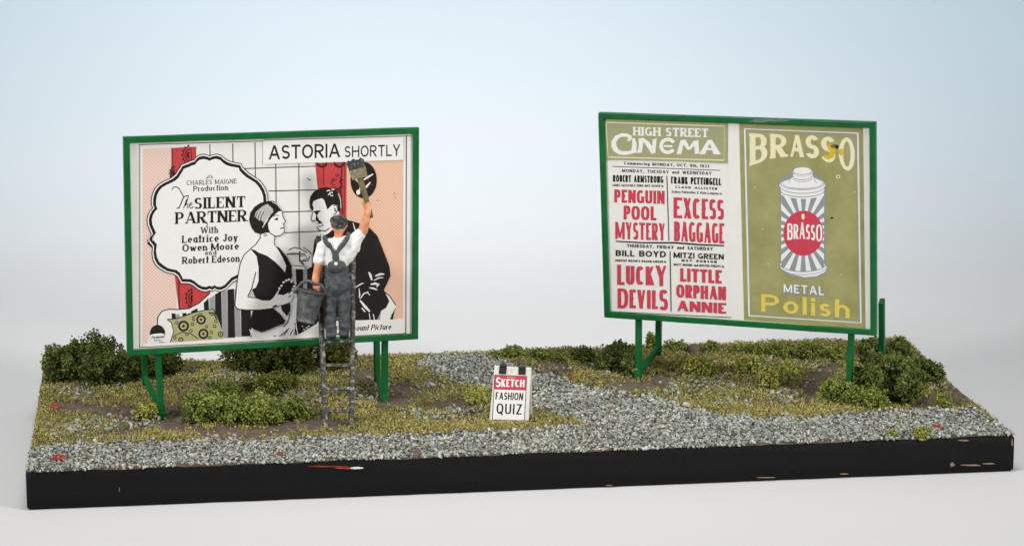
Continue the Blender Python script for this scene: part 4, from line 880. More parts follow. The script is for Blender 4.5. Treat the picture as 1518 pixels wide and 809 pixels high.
    s.line([(403, 299), (411, 303), (416, 310)], .9, 'white'); s.line([(405, 320), (409, 318.6), (413, 319.6)], 1.1, 'ink'); s.poly([(406, 325.5), (409.5, 322.4), (412.5, 323.4), (411, 326.4)], 'ink'); s.line([(415, 339), (418, 337.5), (421, 337.4)], 1.5, 'ink'); s.line([(418, 331), (420.6, 331)], 1, 'ink'); s.ring(393, 348, 2, 1.6, .9, 'ink', 12); s.line([(407, 351), (406, 360), (408, 364)], 1.0, 'ink')
    for k in range(6): a = (k * 2.399); s.ellipse(560 + 26 * math.sin(a * 1.7), 275 + 22 * math.cos(a * 1.1), .9, .9, 'red', 7)
    # title slip pasted at the top and maker's line at the bottom
    s.step(); s.poly([(389.5, 209), (597.5, 203.5), (597.5, 237), (389.5, 243.3)], 'white')
    s.text('ASTORIA', [(398, 215.5), (504, 212.6), (504, 233), (398, 236.6)], 'ink', tx=.17, ty=.155, gap=.12); s.text('SHORTLY', [(510.5, 216.6), (593, 213.8), (593, 231), (510.5, 233.2)], 'ink', tx=.155, ty=.145, gap=.16)
    s.poly([(212, 509), (440, 496.5), (476, 475.5), (598, 472.6), (598, 493), (212, 513.5)], 'paper'); s.poly([(470, 477), (598, 473.4), (598, 493.4), (470, 499)], 'paper'); s.step()
    kk = dict(tx=.22, ty=.13, gap=.1, slant=.28, space=.36, serif=.03)
    s.text('Param', [(496, 482.8), (526, 481.9), (526, 490), (496, 491)], 'ink', **kk); s.text('ount Picture', [(527.5, 481.4), (579, 479.6), (579, 487.6), (527.5, 489.6)], 'ink', **kk)
    return s.build('film_poster', h1)
film_poster()

# ------------------------------------------------------------------ cinema bill and tin poster
def cinema_bill():
    s = Sheet(B2.c - B2.n * 0.066, B2.n)
    s.poly([(886, 172), (1083, 176), (1090, 478), (898, 466)], 'paper'); s.step()
    s.line([(1080.6, 184), (1085, 471)], 2.0, 'ink'); s.line([(896.5, 236), (904.5, 461)], 1.4, 'line'); s.line([(905, 461.8), (1085, 470.6)], 1.4, 'line'); s.step()
    R = lambda t, q, c='ink', **k: s.text(t, q, c, **k)
    B_ = dict(tx=.24, ty=.2, gap=.13)
    R('Commencing MONDAY, OCT. 9th, 1933', Qd(925, 1051.5, 239.6, 244.2, 244.2, 248.8), tx=.27, ty=.22, gap=.16, space=.7)
    s.line([(907.5, 246.8), (1067.7, 252.6)], 1.1, 'ink')
    R('MONDAY, TUESDAY and WEDNESDAY', Qd(922, 1055, 250.6, 255.2, 254.6, 259.4), tx=.28, ty=.22, gap=.18, space=.9)
    R('ROBERT ARMSTRONG', Qd(908.6, 983.4, 259.4, 269.4, 261.2, 271.4), tx=.33, ty=.2, gap=.12, wsc=.78, space=.5, n=2.7)
    R('JAMES GLEASON & EDNA MAY OLIVER in', Qd(907.8, 983.5, 272.6, 276.2, 274, 277.6), tx=.30, ty=.2, gap=.14, wsc=.85)
    big = dict(ty=.19, n=2.6, gap=.1)
    R('PENGUIN', Qd(910.6, 985.4, 280.8, 300.2, 283, 302.6), 'redink', tx=.32, wsc=.9, **big); R('POOL', Qd(924.4, 973, 304.6, 325.4, 306.2, 326.8), 'redink', tx=.32, wsc=.9, **big)
    R('MYSTERY', Qd(912, 986.2, 328.7, 354.2, 331, 356.6), 'redink', tx=.245, ty=.15, n=2.8, gap=.09, wsc=.68, wid=[1.2, 1, 1, 1, 1, 1, 1])
    s.line([(988.6, 260.5), (991.8, 357)], 1.4, 'ink')
    R('FRANK PETTINGELL', Qd(994.8, 1068.8, 261.8, 272, 264.4, 274.8), tx=.33, ty=.2, gap=.12, wsc=.76, n=2.7); R('CLAUD ALLISTER', Qd(1001, 1063.5, 275.4, 278.8, 278, 281.6), tx=.32, ty=.26, gap=.4, space=1.1); R('Sydney Fairbrother & Viola Compton in', Qd(995.8, 1070, 282, 285.8, 285.2, 288.8), tx=.24, ty=.22, gap=.16)
    R('EXCESS', Qd(998.6, 1073.2, 292.3, 323.2, 296.2, 325.8), 'redink', tx=.235, ty=.14, n=2.9, gap=.08, wsc=.6, wid=[1.35, 1, 1, 1, 1, 1]); R('BAGGAGE', Qd(999.4, 1073.8, 328, 357.4, 331, 361.2), 'redink', tx=.215, ty=.135, n=2.9, gap=.07, wsc=.56)
    s.poly([(913, 356.6), (950, 358.6), (1000, 358.6), (1040, 361.6), (1073.6, 363), (1073.6, 365), (1040, 364), (1000, 361), (950, 360.6), (913, 358.4)], 'ink')
    R('THURSDAY, FRIDAY and SATURDAY', Qd(929.5, 1057, 361.6, 366.2, 366.4, 371.2), tx=.28, ty=.22, gap=.18, space=.9); R('BILL BOYD', Qd(912.8, 987.4, 370.6, 379.2, 372.2, 381.4), tx=.25, ty=.2, gap=.14, space=.55); R('DOROTHY WILSON & WILLIAM GARGAN in', Qd(912.4, 987.4, 384.2, 387.4, 386.2, 389.4), tx=.30, ty=.2, gap=.14, wsc=.85)
    R('LUCKY', Qd(915, 988.8, 392, 422, 394.4, 424.2), 'redink', tx=.25, ty=.15, n=2.8, gap=.09, wsc=.62, heights=[1, .93, .93, .93, 1.02], bases=[0, .03, .03, .03, 0], wid=[1.15, 1, 1, 1, 1.3]); R('DEVILS', Qd(915.6, 990.2, 427, 456.6, 429.6, 459.4), 'redink', tx=.255, ty=.155, n=2.7, gap=.09, wsc=.64, heights=[1, .93, .93, .93, .93, 1.03], bases=[0, .03, .03, .03, .03, -.02], wid=[1.3, 1, 1, 1, 1, 1.3])
    s.line([(993.4, 372), (995, 461)], 1.4, 'ink')
    R('MITZI GREEN', Qd(998.6, 1073, 373.6, 382, 376.6, 384.6), tx=.24, ty=.2, gap=.14); R('MAY ROBSON', Qd(1010.5, 1062.6, 384, 387.4, 386.2, 389.8), tx=.32, ty=.26, gap=.5, space=1.2); R('MATT MOORE and BUSTER PHELPS in', Qd(999, 1073.4, 390, 393.4, 393, 396.4), tx=.30, ty=.2, gap=.17, space=.6)
    R('LITTLE', Qd(1008.4, 1070, 397.2, 417, 400.2, 420.2), 'redink', tx=.31, ty=.2, gap=.1, wsc=.85); R('ORPHAN', Qd(1002.6, 1076.2, 421, 440.4, 424.6, 444.8), 'redink', tx=.31, ty=.18, n=2.5, gap=.09, wsc=.82); R('ANNIE', Qd(1003.4, 1076.8, 445, 460.4, 449, 464.8), 'redink', tx=.3, ty=.2, gap=.1, wsc=1.0)
    s.build('cinema_bill', h2)
    # header slip, glued over the top
    s = Sheet(B2.c - B2.n * 0.052, B2.n)
    s.poly([(892.6, 176.8), (985, 179.6), (1078.8, 182.4), (1078.4, 242.2), (1000, 238.6), (896.6, 236.6)], 'oliveh'); s.step()
    s.line([(898.4, 181.6), (1073.8, 187.2), (1073.4, 237.6), (901.4, 233), (898.4, 181.6)][:5], 1.6, 'cream'); s.step()
    R('HIGH STREET', Qd(938.6, 1050, 188.2, 201, 190.8, 203.8), 'white', tx=.3, ty=.14, serif=.1, gap=.17, space=.55) if False else s.text('HIGH STREET', Qd(938.6, 1050, 188.2, 201, 190.8, 203.8), 'white', tx=.27, ty=.15, serif=.075, gap=.14, space=.5)
    # CINEMA in rounded poster lettering, drawn letter by letter
    W_ = 'white'
    s.band([((937 + 0, 201.5), (934, 207)), ((930, 198.2), (929, 203)), ((921, 197.6), (921.5, 203)), ((912, 201.5), (917, 205.5)), ((906.5, 209), (913.5, 210.5)), ((906, 217), (914, 216.5)), ((910, 224.5), (917, 221.5)), ((918, 229.2), (922, 224)), ((929, 230), (929, 224.2)), ((942, 226.5), (942, 221.8))], W_)
    s.line([(932, 202), (936, 205.5), (933, 208.2), (929.5, 207)], 3.0, W_)
    s.band([((937, 206), (941, 204.5)), ((937, 214), (944, 213)), ((936, 222), (943.4, 221)), ((934.5, 227.5), (944.5, 226.5))], W_)
    s.band([((946.5, 206), (952, 205)), ((947, 215), (953.5, 214)), ((944.5, 227), (951, 226.6))], W_); s.band([((946.5, 205.5), (953.5, 204.5)), ((956, 213), (963, 211)), ((966, 228.4), (972, 226.2))], W_); s.band([((967.5, 207), (973.5, 205)), ((967, 215), (972.6, 215)), ((966, 228.4), (971.6, 226.4))], W_)
    s.ring(990, 216.4, 10, 9.6, 5.2, W_, 26, 35, 330); s.line([(984, 216.6), (997, 217)], 3.0, W_)
    s.band([((1008.5, 208.5), (1014.5, 207)), ((1006, 218), (1012.4, 217.6)), ((1003, 228.8), (1010, 228.4))], W_); s.band([((1008.8, 208), (1016, 207)), ((1014, 215.5), (1020, 213.5)), ((1019.5, 222.6), (1022, 219))], W_); s.band([((1028, 209), (1035, 208.5)), ((1023.6, 215.5), (1029.5, 216)), ((1019.5, 222.6), (1024, 221.4))], W_); s.band([((1028.5, 209), (1035.2, 208)), ((1029.5, 218), (1036, 217.5)), ((1030, 228.4), (1037, 227.8))], W_)
    s.band([((1049, 207.6), (1055, 207.6)), ((1043.5, 217), (1049.5, 218.4)), ((1036.5, 228.4), (1045, 228.6))], W_); s.band([((1049.2, 207.4), (1055.2, 207.4)), ((1054, 217), (1060.6, 216)), ((1057.8, 229), (1069, 229))], W_); s.line([(1046, 221), (1059, 221.4)], 3, W_)
    s.build('header_slip', h2)
cinema_bill()
def tin_poster():
    s = Sheet(B2.c - B2.n * 0.0645, B2.n)
    s.poly([(1078, 178), (1292, 184), (1296, 496), (1084, 478)], 'paper'); s.step()
    s.poly([(1095.5, 182.8), (1279.4, 189.4), (1283.2, 487.6), (1103, 474)], 'olive'); s.step()
    o_ = [(1104, 191.2), (1271.6, 197.6), (1276.2, 478.2), (1110.6, 467.6)]
    s.line([(1105.6, 193.4), (1270, 199.4), (1274, 476), (1112, 465.6)], 2.4, 'silver', closed=True); s.step(); s.line(o_, 2.6, 'white', closed=True)
    # arched name
    def let(ch, x0, x1, t0_, t1_, b0, b1, **k): s.text(ch, [(x0, t0_), (x1, t1_), (x1, b1), (x0, b0)], 'cream', **k)
    k = dict(tx=.3, ty=.14, serif=0.0, n=2.2)
    let('B', 1111.4, 1137.6, 197.6, 199.2, 246, 238, tx=.27, ty=.12, n=2.2, serif=.03); let('R', 1142, 1166.4, 198.4, 200, 235.4, 232.4, tx=.27, ty=.14, serif=.03); let('A', 1170.4, 1192, 200, 200.6, 232.4, 233.4, tx=.28, ty=.17); let('S', 1193.6, 1214.4, 200.2, 201, 234, 235.6, tx=.28, ty=.17); let('S', 1216.6, 1238.4, 202.4, 203, 238.6, 242.6, tx=.27, ty=.15); let('O', 1243.4, 1267.4, 203.2, 204.6, 250, 256, tx=.27, ty=.12)
    s.step(); s.poly([(1232, 214), (1237, 216), (1238.4, 224), (1236, 233), (1228, 237), (1222, 234), (1220, 230), (1228, 231), (1231, 225), (1227, 220), (1226, 216)], 'stain'); s.poly([(1244, 222), (1249, 219.4), (1250, 229), (1246, 231), (1243.4, 227)], 'stain')
    s.poly(blob_poly(1236, 217, 6, 3.4, 14, .4, 5), 'stain2'); s.step(); s.poly(blob_poly(1240.5, 217.5, 3.0, 4.0, 12, .5, 8), 'ink'); s.ellipse(1233.2, 323, 2.2, 1.6, 'ink', 10); s.ring(1242.4, 261.8, 2.6, 2.2, 1.3, 'cream', 14); s.ellipse(1267, 284.4, 1.2, .7, 'cream', 8); s.ellipse(1119, 277, 1, .9, 'cream', 8); s.ellipse(1139, 391.5, 1, .9, 'cream', 8); s.ellipse(1131, 340, .8, .7, 'cream', 8); s.ellipse(1246, 407, .8, .7, 'cream', 8)
    # the tin
    s.step(); sil = [(1174, 250), (1182, 247.4), (1196, 247.6), (1205, 251), (1207, 258), (1216, 264), (1225.5, 271), (1224, 280), (1223.6, 390), (1229, 394), (1226, 404), (1212, 412), (1192, 413.5), (1170, 408), (1157, 399), (1155.4, 392), (1158.4, 388), (1156.4, 282), (1153.4, 272), (1156, 266), (1168, 260), (1174, 256)]
    s.poly(sil, 'silver'); s.step()
    s.poly([(1175.4, 254), (1176, 262), (1171, 266), (1158, 270), (1155.4, 274), (1158, 283), (1158, 390), (1155.8, 392), (1158, 398), (1172, 406), (1192, 410.6), (1210, 409.4), (1223, 403), (1226.6, 396), (1221.6, 391), (1221.6, 284), (1223, 274), (1220, 269), (1208, 264.6), (1204.4, 261), (1204, 254)], 'white'); s.step()
    s.ellipse(1189.6, 253.2, 13.8, 5.6, 'white'); s.ring(1189.6, 253.2, 13.8, 5.6, .9, 'silver'); s.ring(1189.6, 261, 14, 5.6, 1.0, 'silver', 24, 5, 175); s.ring(1189.6, 263.6, 14.4, 5.8, .8, 'silver', 24, 5, 175)
    for q in range(11): a = math.radians(15 + 15 * q); s.line([(1189.6 + 13.6 * math.cos(a), 254.4 + 5.6 * math.sin(a)), (1189.6 + 13.6 * math.cos(a), 256.4 + 5.8 * math.sin(a))], .9, 'silver')
    s.ring(1189.4, 273, 31.6, 8.2, 1.0, 'silver', 40, -25, 205); s.ring(1189.4, 273, 28.4, 6.6, .9, 'silver', 40, -10, 190); s.ring(1189.6, 276.4, 33.2, 10.4, 1.1, 'silver', 36, 5, 175); s.ring(1189.6, 281.6, 33, 10.2, 1.2, 'silver', 36, 5, 175); s.line([(1172, 264), (1170, 271)], .8, 'silver'); s.line([(1207, 265), (1211, 272)], .8, 'silver')
    # rays
    cx, cy = 1191, 345
    lo = lambda x: 393.6 + 9.6 * math.sqrt(max(0, 1 - ((x - 1190) / 34) ** 2)); hi = lambda x: 283.6 + 9.6 * math.sqrt(max(0, 1 - ((x - 1190) / 34) ** 2))
    def edge(a):
        c, d = math.cos(a), math.sin(a); t = 20.
        while t < 90:
            x, y = cx + c * t, cy + d * t
            if x < 1158.4 or x > 1221.4 or y > lo(x) - 1.5 or y < hi(x) + 1.5: return (x, y)
            t += .4
        return (x, y)
    NR = 22
    for q in range(NR):
        a0 = 2 * PI * (q + .25) / NR; a1 = 2 * PI * (q + .78) / NR
        pts = [(cx + 26 * math.cos(a0), cy + 29 * math.sin(a0))] + [edge(a0 + (a1 - a0) * j / 4) for j in range(5)] + [(cx + 26 * math.cos(a1), cy + 29 * math.sin(a1))]
        s.poly(pts, 'silver')
    s.ring(1190.4, 391.4, 33.8, 11, 1.3, 'silver', 36, 4, 176); s.ring(1190.6, 394.6, 35, 12.4, .9, 'silver', 36, 4, 176); s.step()
    s.ellipse(1191, 345.6, 29.6, 33.4, 'redink', 48); s.step()
    s.poly([(1188, 318), (1191, 316.4), (1193, 319), (1193, 323.5), (1190.4, 326), (1188.6, 324)], 'cream'); s.text('BRASSO', [(1167.2, 331), (1219, 332), (1219, 357), (1167.2, 355.4)], 'white', tx=.2, ty=.12, n=2.6, gap=.09, wsc=.66, heights=[1, .9, 1.0, .9, .92, 1.02], bases=[0, .06, .08, .06, .02, -.04], wid=[1.15, 1, 1, 1, 1, 1.1])
    # METAL Polish
    for dx in (1.6, 3.2): s.step(); s.text('METAL', [(1161.8 + dx, 421 + dx * .5), (1221 + dx, 424.2 + dx * .5), (1221.6 + dx, 437.4 + dx * .5), (1161.8 + dx, 433 + dx * .5)], 'silver', tx=.24, ty=.19, gap=.22)
    s.step(); s.text('METAL', [(1161.8, 421), (1221, 424.2), (1221.6, 437.4), (1161.8, 433)], 'white', tx=.2, ty=.16, gap=.25); s.text('Polish', [(1128.4, 435.6), (1259.8, 444.6), (1259.8, 471.6), (1128.4, 461.6)], 'yellow', tx=.19, ty=.16, gap=.17)
    s.build('tin_poster', h2)
tin_poster()

# ------------------------------------------------------------------ folding sign
def folding_sign():
    base = (gpt(725, 627) + gpt(784, 628)) / 2; t0 = thing('folding_sign', tuple(base), 'white folding pavement sign with red and black lettering beside the gravel path', 'folding sign')
    bl, br = gpt(725, 627), gpt(784, 628); u = (br - bl); u[2] = 0; u /= np.linalg.norm(u); bk = np.array([-u[1], u[0], 0])
    lean = math.radians(11); v = np.array([0, 0, 1]) * math.cos(lean) + bk * math.sin(lean); n = np.cross(u, v)
    p0 = bl; tl = lambda x, y: at_plane(x, y, p0, n)
    W4 = [(725, 626), (783.4, 627), (787.4, 546), (733, 541.4)]
    def plate(quad, d0, d1, name, m, bevel=0.012, par=t0):
        mb = MB(); f = [tl(*q) + n * d0 for q in quad]; b = [tl(*q) + n * d1 for q in quad]
        mb.add(b + f, [(0, 3, 2, 1), (4, 5, 6, 7), (0, 1, 5, 4), (1, 2, 6, 5), (2, 3, 7, 6), (3, 0, 4, 7)]); return local(mb.build(name, m, None, bevel), par)
    fp = plate(W4, 0.0, -0.085, 'front_panel', M['board'])
    # rear leg panel hinged at the top
    mb = MB(); tv = (tl(*W4[3]) + tl(*W4[2])) / 2; wv = float(np.linalg.norm(tl(*W4[2]) - tl(*W4[3]))) / 2; H = float(np.linalg.norm(tl(*W4[3]) - tl(*W4[0])))
    v2 = np.array([0, 0, -1]) * math.cos(math.radians(13)) + bk * math.sin(math.radians(13)); n2 = np.cross(u, v2); q0 = tv + bk * 0.105 - v * 0.02; cs = []
    for d in (0, 0.07):
        for a, b in ((-wv, 0), (wv, 0), (wv, H), (-wv, H)): cs.append(q0 + u * a + v2 * b - n2 * d)
    mb.add(cs, [(0, 1, 2, 3), (7, 6, 5, 4), (0, 4, 5, 1), (1, 5, 6, 2), (2, 6, 7, 3), (3, 7, 4, 0)]); local(mb.build('rear_panel', M['board'], None, 0.012), t0)
    for q in ([(739.5, 553.8), (750.2, 554.4), (751.2, 543.4), (740.6, 542.6)], [(768.4, 554.8), (779, 555.2), (779.4, 546.0), (768.6, 545.2)]):
        mb = MB(); f = [tl(*p) + n * 0.012 for p in q]; b = [tl(*p) - n * 0.01 for p in q]; top = [f[3] + v * .004, f[2] + v * .004, f[2] + v * .012 + bk * .12, f[3] + v * .012 + bk * .12]
        mb.add(b + f, [(4, 5, 6, 7), (0, 1, 5, 4), (1, 2, 6, 5), (3, 0, 4, 7), (0, 3, 2, 1)]); 
        mb.add(top + [p - v * .03 for p in top], [(0, 1, 2, 3), (0, 4, 5, 1), (1, 5, 6, 2), (2, 6, 7, 3), (3, 7, 4, 0)]); local(mb.build('hinge_strap', M['strap']), t0)
    # printed sheet
    s = Sheet(p0 + n * 0.006, n)
    s.poly([(729.6, 622.4), (777.6, 623.4), (781.2, 557), (733, 555)], 'line'); s.step(); s.poly([(730.6, 621.4), (776.8, 622.4), (780.4, 557.6), (733.8, 555.8)], 'white'); s.step()
    s.poly([(732.6, 576.8), (779.2, 578.4), (780.4, 557.2), (733.8, 555.4)], 'redink'); s.step()
    s.text('SKETCH', [(735.4, 559.6), (778, 561.6), (777.4, 573.4), (734.6, 572.8)], 'white', tx=.28, ty=.17, gap=.09, wsc=.85, n=2.4, wid=[1.3, 1, 1, 1, 1, 1], heights=[1.12, .92, .92, .92, .92, .92], bases=[-.04, 0, 0, 0, 0, 0]); s.text('DAILY', [(752, 557.8), (764, 558.2), (764, 560), (752, 559.6)], 'cream', tx=.2, ty=.18, gap=.3)
    s.text('FASHION', [(735, 580.8), (776, 582), (775, 593), (734.4, 591.8)], 'ink', tx=.2, ty=.15, gap=.13, wsc=.74, n=2.5); s.text('QUIZ', [(736.4, 597.4), (774, 598.8), (773, 614), (736, 612.6)], 'ink', tx=.15, ty=.115, gap=.17, wsc=.66, n=2.5)
    s.build('news_sheet', t0)
folding_sign()

# ------------------------------------------------------------------ ladder
LF, RF = gpt(482, 633), gpt(521, 631)
pb = B1.c + B1.n * 0.075
LT, RT_ = at_plane(472, 350, pb, B1.n), at_plane(524, 366, pb, B1.n)
def ladder():
    t0 = thing('ladder', tuple((LF + RF) / 2), 'weathered grey wooden ladder leaning on the film poster hoarding', 'ladder')
    nl = np.cross(RF - LF, LT - LF); nl /= np.linalg.norm(nl)
    def bar(p, q, w, d, name):
        p = np.array(p); q = np.array(q); ax = (q - p) / np.linalg.norm(q - p); sx = np.cross(ax, nl); sx /= np.linalg.norm(sx); N = 14; vs = []
        for i in range(N + 1):
            c = p + (q - p) * i / N
            j = 0.006 * mnoise.noise(Vector(tuple(c * 6)))
            for a, b in ((-1, -1), (1, -1), (1, 1), (-1, 1)): vs.append(c + sx * a * (w / 2 + j) + nl * b * d / 2)
        fs = [(i * 4 + k, i * 4 + (k + 1) % 4, i * 4 + 4 + (k + 1) % 4, i * 4 + 4 + k) for i in range(N) for k in range(4)] + [(3, 2, 1, 0), (N * 4, N * 4 + 1, N * 4 + 2, N * 4 + 3)]
        mb = MB(); mb.add(vs, fs); local(mb.build(name, M['ladder'], None, 0.01), t0)
    bar(LF - np.array([0, 0, .03]), LT, 0.088, 0.12, 'stile'); bar(RF - np.array([0, 0, .03]), RT_, 0.084, 0.12, 'stile')
    f = lambda y: [(0.0, 0.0)]
    def on(px, py): return at_plane(px, py, LF, nl)
    for y in (609, 576, 542, 507, 473, 440, 408, 377):
        tL = (633 - y) / (633 - 350); tR = (631 - y) / (631 - 366)
        bar(LF + (LT - LF) * tL, RF + (RT_ - RF) * tR, 0.066, 0.07, 'rung')
    return nl
NL = ladder()
if NL[1] > 0: NL = -NL                                     # towards the viewer
def onl(px, py, d=0.0):                                    # point d in front of the ladder plane
    return at_plane(px, py, LF + NL * d, NL)

# ------------------------------------------------------------------ the bill sticker
def unit(v): return np.array(v) / np.linalg.norm(v)
def person():
    KD = 0.16                                             # the figure stands this far in front of the rungs
    Yf = onl(500, 500, KD)[1] - 0.02
    J = lambda px, py, dy=0.0: at_y(px, py, Yf + dy)
    base = J(501, 503); t0 = thing('person', tuple(base), 'figure in cap, white shirt and grey overalls on the ladder, raising a brush', 'person')
    k = Yf / FPX                                          # cm per pixel
    # lean the upper body with the ladder, head towards the poster
    dTor, dHead = 0.26, 0.34
    hip_l, hip_r = J(491, 432, .06), J(509, 431, .06); kn_l, kn_r = J(490, 464, .02), J(510, 463, .02); an_l, an_r = J(491, 492, 0), J(510, 491, 0)
    pel = J(500, 422, .08); wst = J(499, 400, .14); che = J(500, 374, .22); nk = J(502, 352, .28); hd = J(502.5, 333, .33)
    sh_l, sh_r = J(480, 366, .2), J(521, 359, .22); el_l, wr_l = J(473, 392, .16), J(467, 417, .08); el_r, wr_r = J(538, 342, .24), J(545, 315, .20)
    body = MB()
    def cap(a, b, ra, rb, mb=body, n=4, flat=1.0):
        a, b = np.array(a), np.array(b); mb.tube([a + (b - a) * i / n for i in range(n + 1)], [ra + (rb - ra) * i / n for i in range(n + 1)], 14, flat=flat); mb.ball(a, ra * .99); mb.ball(b, rb * .99)
    # torso, neck and head
    cap(pel, wst, .20, .185); cap(wst, che, .19, .235); body.ball(che, (.27, .16, .24)); cap(sh_l, sh_r, .12, .12); cap(che, nk, .13, .1); cap(nk, hd, .09, .085)
    body.ball(hd, (.145, .175, .19)); body.ball(hd + np.array([0, .12, -.09]), (.1, .1, .1))
    body.ball(hd + np.array([0, .19, -.02]), (.028, .045, .04)); body.ball(hd + np.array([-.045, .165, .035]), (.03, .02, .02)); body.ball(hd + np.array([.045, .165, .035]), (.03, .02, .02)); body.ball(hd + np.array([0, .172, -.085]), (.05, .02, .015))
    for sx in (-1, 1): body.ball(hd + np.array([sx * .148, .01, -.01]), (.022, .04, .052))
    # legs
    for h_, kn, an in ((hip_l, kn_l, an_l), (hip_r, kn_r, an_r)): cap(h_, kn, .11, .075); cap(kn, an, .075, .055); cap(an, an + np.array([0, .14, -.09]), .06, .05)
    # arms
    cap(sh_l, el_l, .105, .092); cap(el_l, wr_l, .095, .07); cap(sh_r, el_r, .105, .095); cap(el_r, wr_r, .10, .076)
    # hand on the bucket: palm, four curled fingers round the bail, thumb
    def hand(wr, d, across, curl, s=1.0):
        """d: wrist to knuckles, across: little finger to index, curl: towards the palm."""
        d, across, curl = unit(d), unit(across), unit(curl); kn = wr + d * .10 * s
        for j in range(5): q = (j - 2) / 2; body.ball(wr + d * .055 * s + across * q * .040 * s, (.036 * s,) * 3); body.ball(kn + across * q * .046 * s, (.030 * s,) * 3)
        for j, L in enumerate((.075, .092, .098, .086)):
            q = (j - 1.5) / 1.5; b = kn + across * q * .050 * s; m1 = b + d * L * .45 * s + curl * .035 * s; m2 = m1 + curl * .06 * s - d * .008 * s; m3 = m2 - d * .05 * s + curl * .010 * s
            for p, q2, ra, rb in ((b, m1, .022, .021), (m1, m2, .021, .019), (m2, m3, .019, .016)): cap(p, q2, ra * s, rb * s, n=2)
        tb = wr + d * .045 * s + across * .048 * s; t1 = tb + across * .04 * s + curl * .035 * s + d * .03 * s; t2 = t1 + curl * .05 * s + d * .03 * s - across * .02 * s
        cap(tb, t1, .026 * s, .023 * s, n=2); cap(t1, t2, .023 * s, .018 * s, n=2)
    hand(wr_l, J(467.5, 424, .06) - wr_l, np.array([.5, -.8, 0]), np.array([.85, .5, -.1]), 1.2); hand(wr_r, J(546.5, 306, .20) - wr_r, np.array([-.35, .1, 1.0]), np.array([-.75, .65, 0]), 1.3)
    bo = body.fuse('body', M['skin'], None, 0.0125, 3); local(bo, t0)
    # shirt
    sh = MB(); ca = lambda a, b, ra, rb, n=4: cap(a, b, ra, rb, sh, n)
    ca(wst, che, .215, .262); sh.ball(che, (.30, .195, .25)); ca(sh_l + np.array([.03, 0, .0]), sh_r - np.array([.03, 0, 0]), .155, .15); ca(che, nk - np.array([0, 0, .06]), .19, .125)
    ca(sh_l, J(473.5, 386, .17), .14, .135); ca(sh_r - np.array([.04, 0, .06]), J(533.5, 346.5, .235), .155, .122); ca(J(512, 380, .2), J(524, 362, .22), .17, .15)
    so = sh.fuse('shirt', M['shirt'], None, 0.018, 6, 0.022, 9); local(so, t0)
    # overalls: seat, legs, back bib and crossed braces
    ov = MB(); co = lambda a, b, ra, rb, n=4: cap(a, b, ra, rb, ov, n)
    co(pel + np.array([-.04, 0, .03]), pel + np.array([.06, 0, .03]), .23, .225); co(pel, J(499, 399, .15), .255, .235); ov.ball(J(492, 424, .0), (.14, .13, .15)); ov.ball(J(508, 424, .0), (.14, .13, .15))
    for h_, kn, an, sx in ((hip_l, kn_l, an_l, -1), (hip_r, kn_r, an_r, 1)):
        co(h_ + np.array([sx * .01, 0, 0]), kn + np.array([sx * .012, 0, 0]), .15, .118); co(kn + np.array([sx * .012, 0, 0]), an + np.array([sx * .012, 0, -.03]), .118, .112); ov.ball(an + np.array([0, -.02, -.045]), (.122, .13, .04)); ov.ball(kn + np.array([0, -.07, .08]), (.09, .06, .06)); ov.ball(an + np.array([0, -.06, .12]), (.1, .07, .05))
    co(J(494, 396, -.06), J(504, 395, -.06), .12, .12, 2)
    def strap(pts, w, mb=ov):
        for a, b in zip(pts[:-1], pts[1:]):
            a, b = np.array(a), np.array(b); n = 6
            for i in range(n + 1): mb.ball(a + (b - a) * i / n, (w, .04, w * .9), 10, 8)
    strap([J(499, 398, -.09), J(498, 384, -.075), J(497.5, 375, -.045)], .068); strap([J(497, 377, -.05), J(489, 366, -.01), J(483, 358, .09), J(481, 352, .2)], .05); strap([J(498, 377, -.05), J(507, 364, -.01), J(514, 353, .09), J(516, 347, .2)], .05)
    oo = ov.fuse('overalls', M['denim'], None, 0.0155, 4, 0.03, 7); local(oo, t0)
    bt = MB(); p = J(498, 391, -.16); bt.ball(p, (.035, .03, .04)); local(bt.build('button', M['shirt']), oo)
    # boots
    for an in (an_l, an_r):
        b = MB(); b.ball(an + np.array([0, .02, -.10]), (.10, .12, .06)); b.ball(an + np.array([0, .17, -.12]), (.09, .12, .05)); b.ball(an + np.array([0, -.03, -.07]), (.085, .09, .07)); local(b.fuse('boot', M['boot'], None, .016, 3), t0)
    # flat cap
    c = MB(); c.ball(hd + np.array([0, -.015, .075]), (.180, .20, .125)); c.ball(hd + np.array([0, .02, .02]), (.172, .2, .075)); c.ball(hd + np.array([0, .19, .05]), (.13, .1, .03)); local(c.fuse('flat_cap', M['cap'], None, .016, 4, .02, 8), t0)
    # hair at the nape
    hb = MB(); hb.ball(hd + np.array([0, -.075, -.015]), (.142, .112, .075)); local(hb.fuse('hair', M['cap'], None, .018, 3, .015, 10), t0)
    # ---------------- brush held up
    tip, grip, end = J(533, 262, .22), J(545.5, 304, .225), J(550.5, 323, .20)
    ax = unit(tip - end); side = unit(np.cross(ax, np.array([0, 1, 0]))); dep = np.cross(side, ax)
    t1 = thing('paste_brush', tuple(grip), 'broad paste brush with dark bristles held up against the poster', 'brush')
    mb = MB(); mb.tube([end, end + (grip - end) * .5, grip, grip + (tip - grip) * .5, tip + ax * -.02], [.042, .05, .048, .058, .066], 12); local(mb.build('handle', M['handle']), t1)
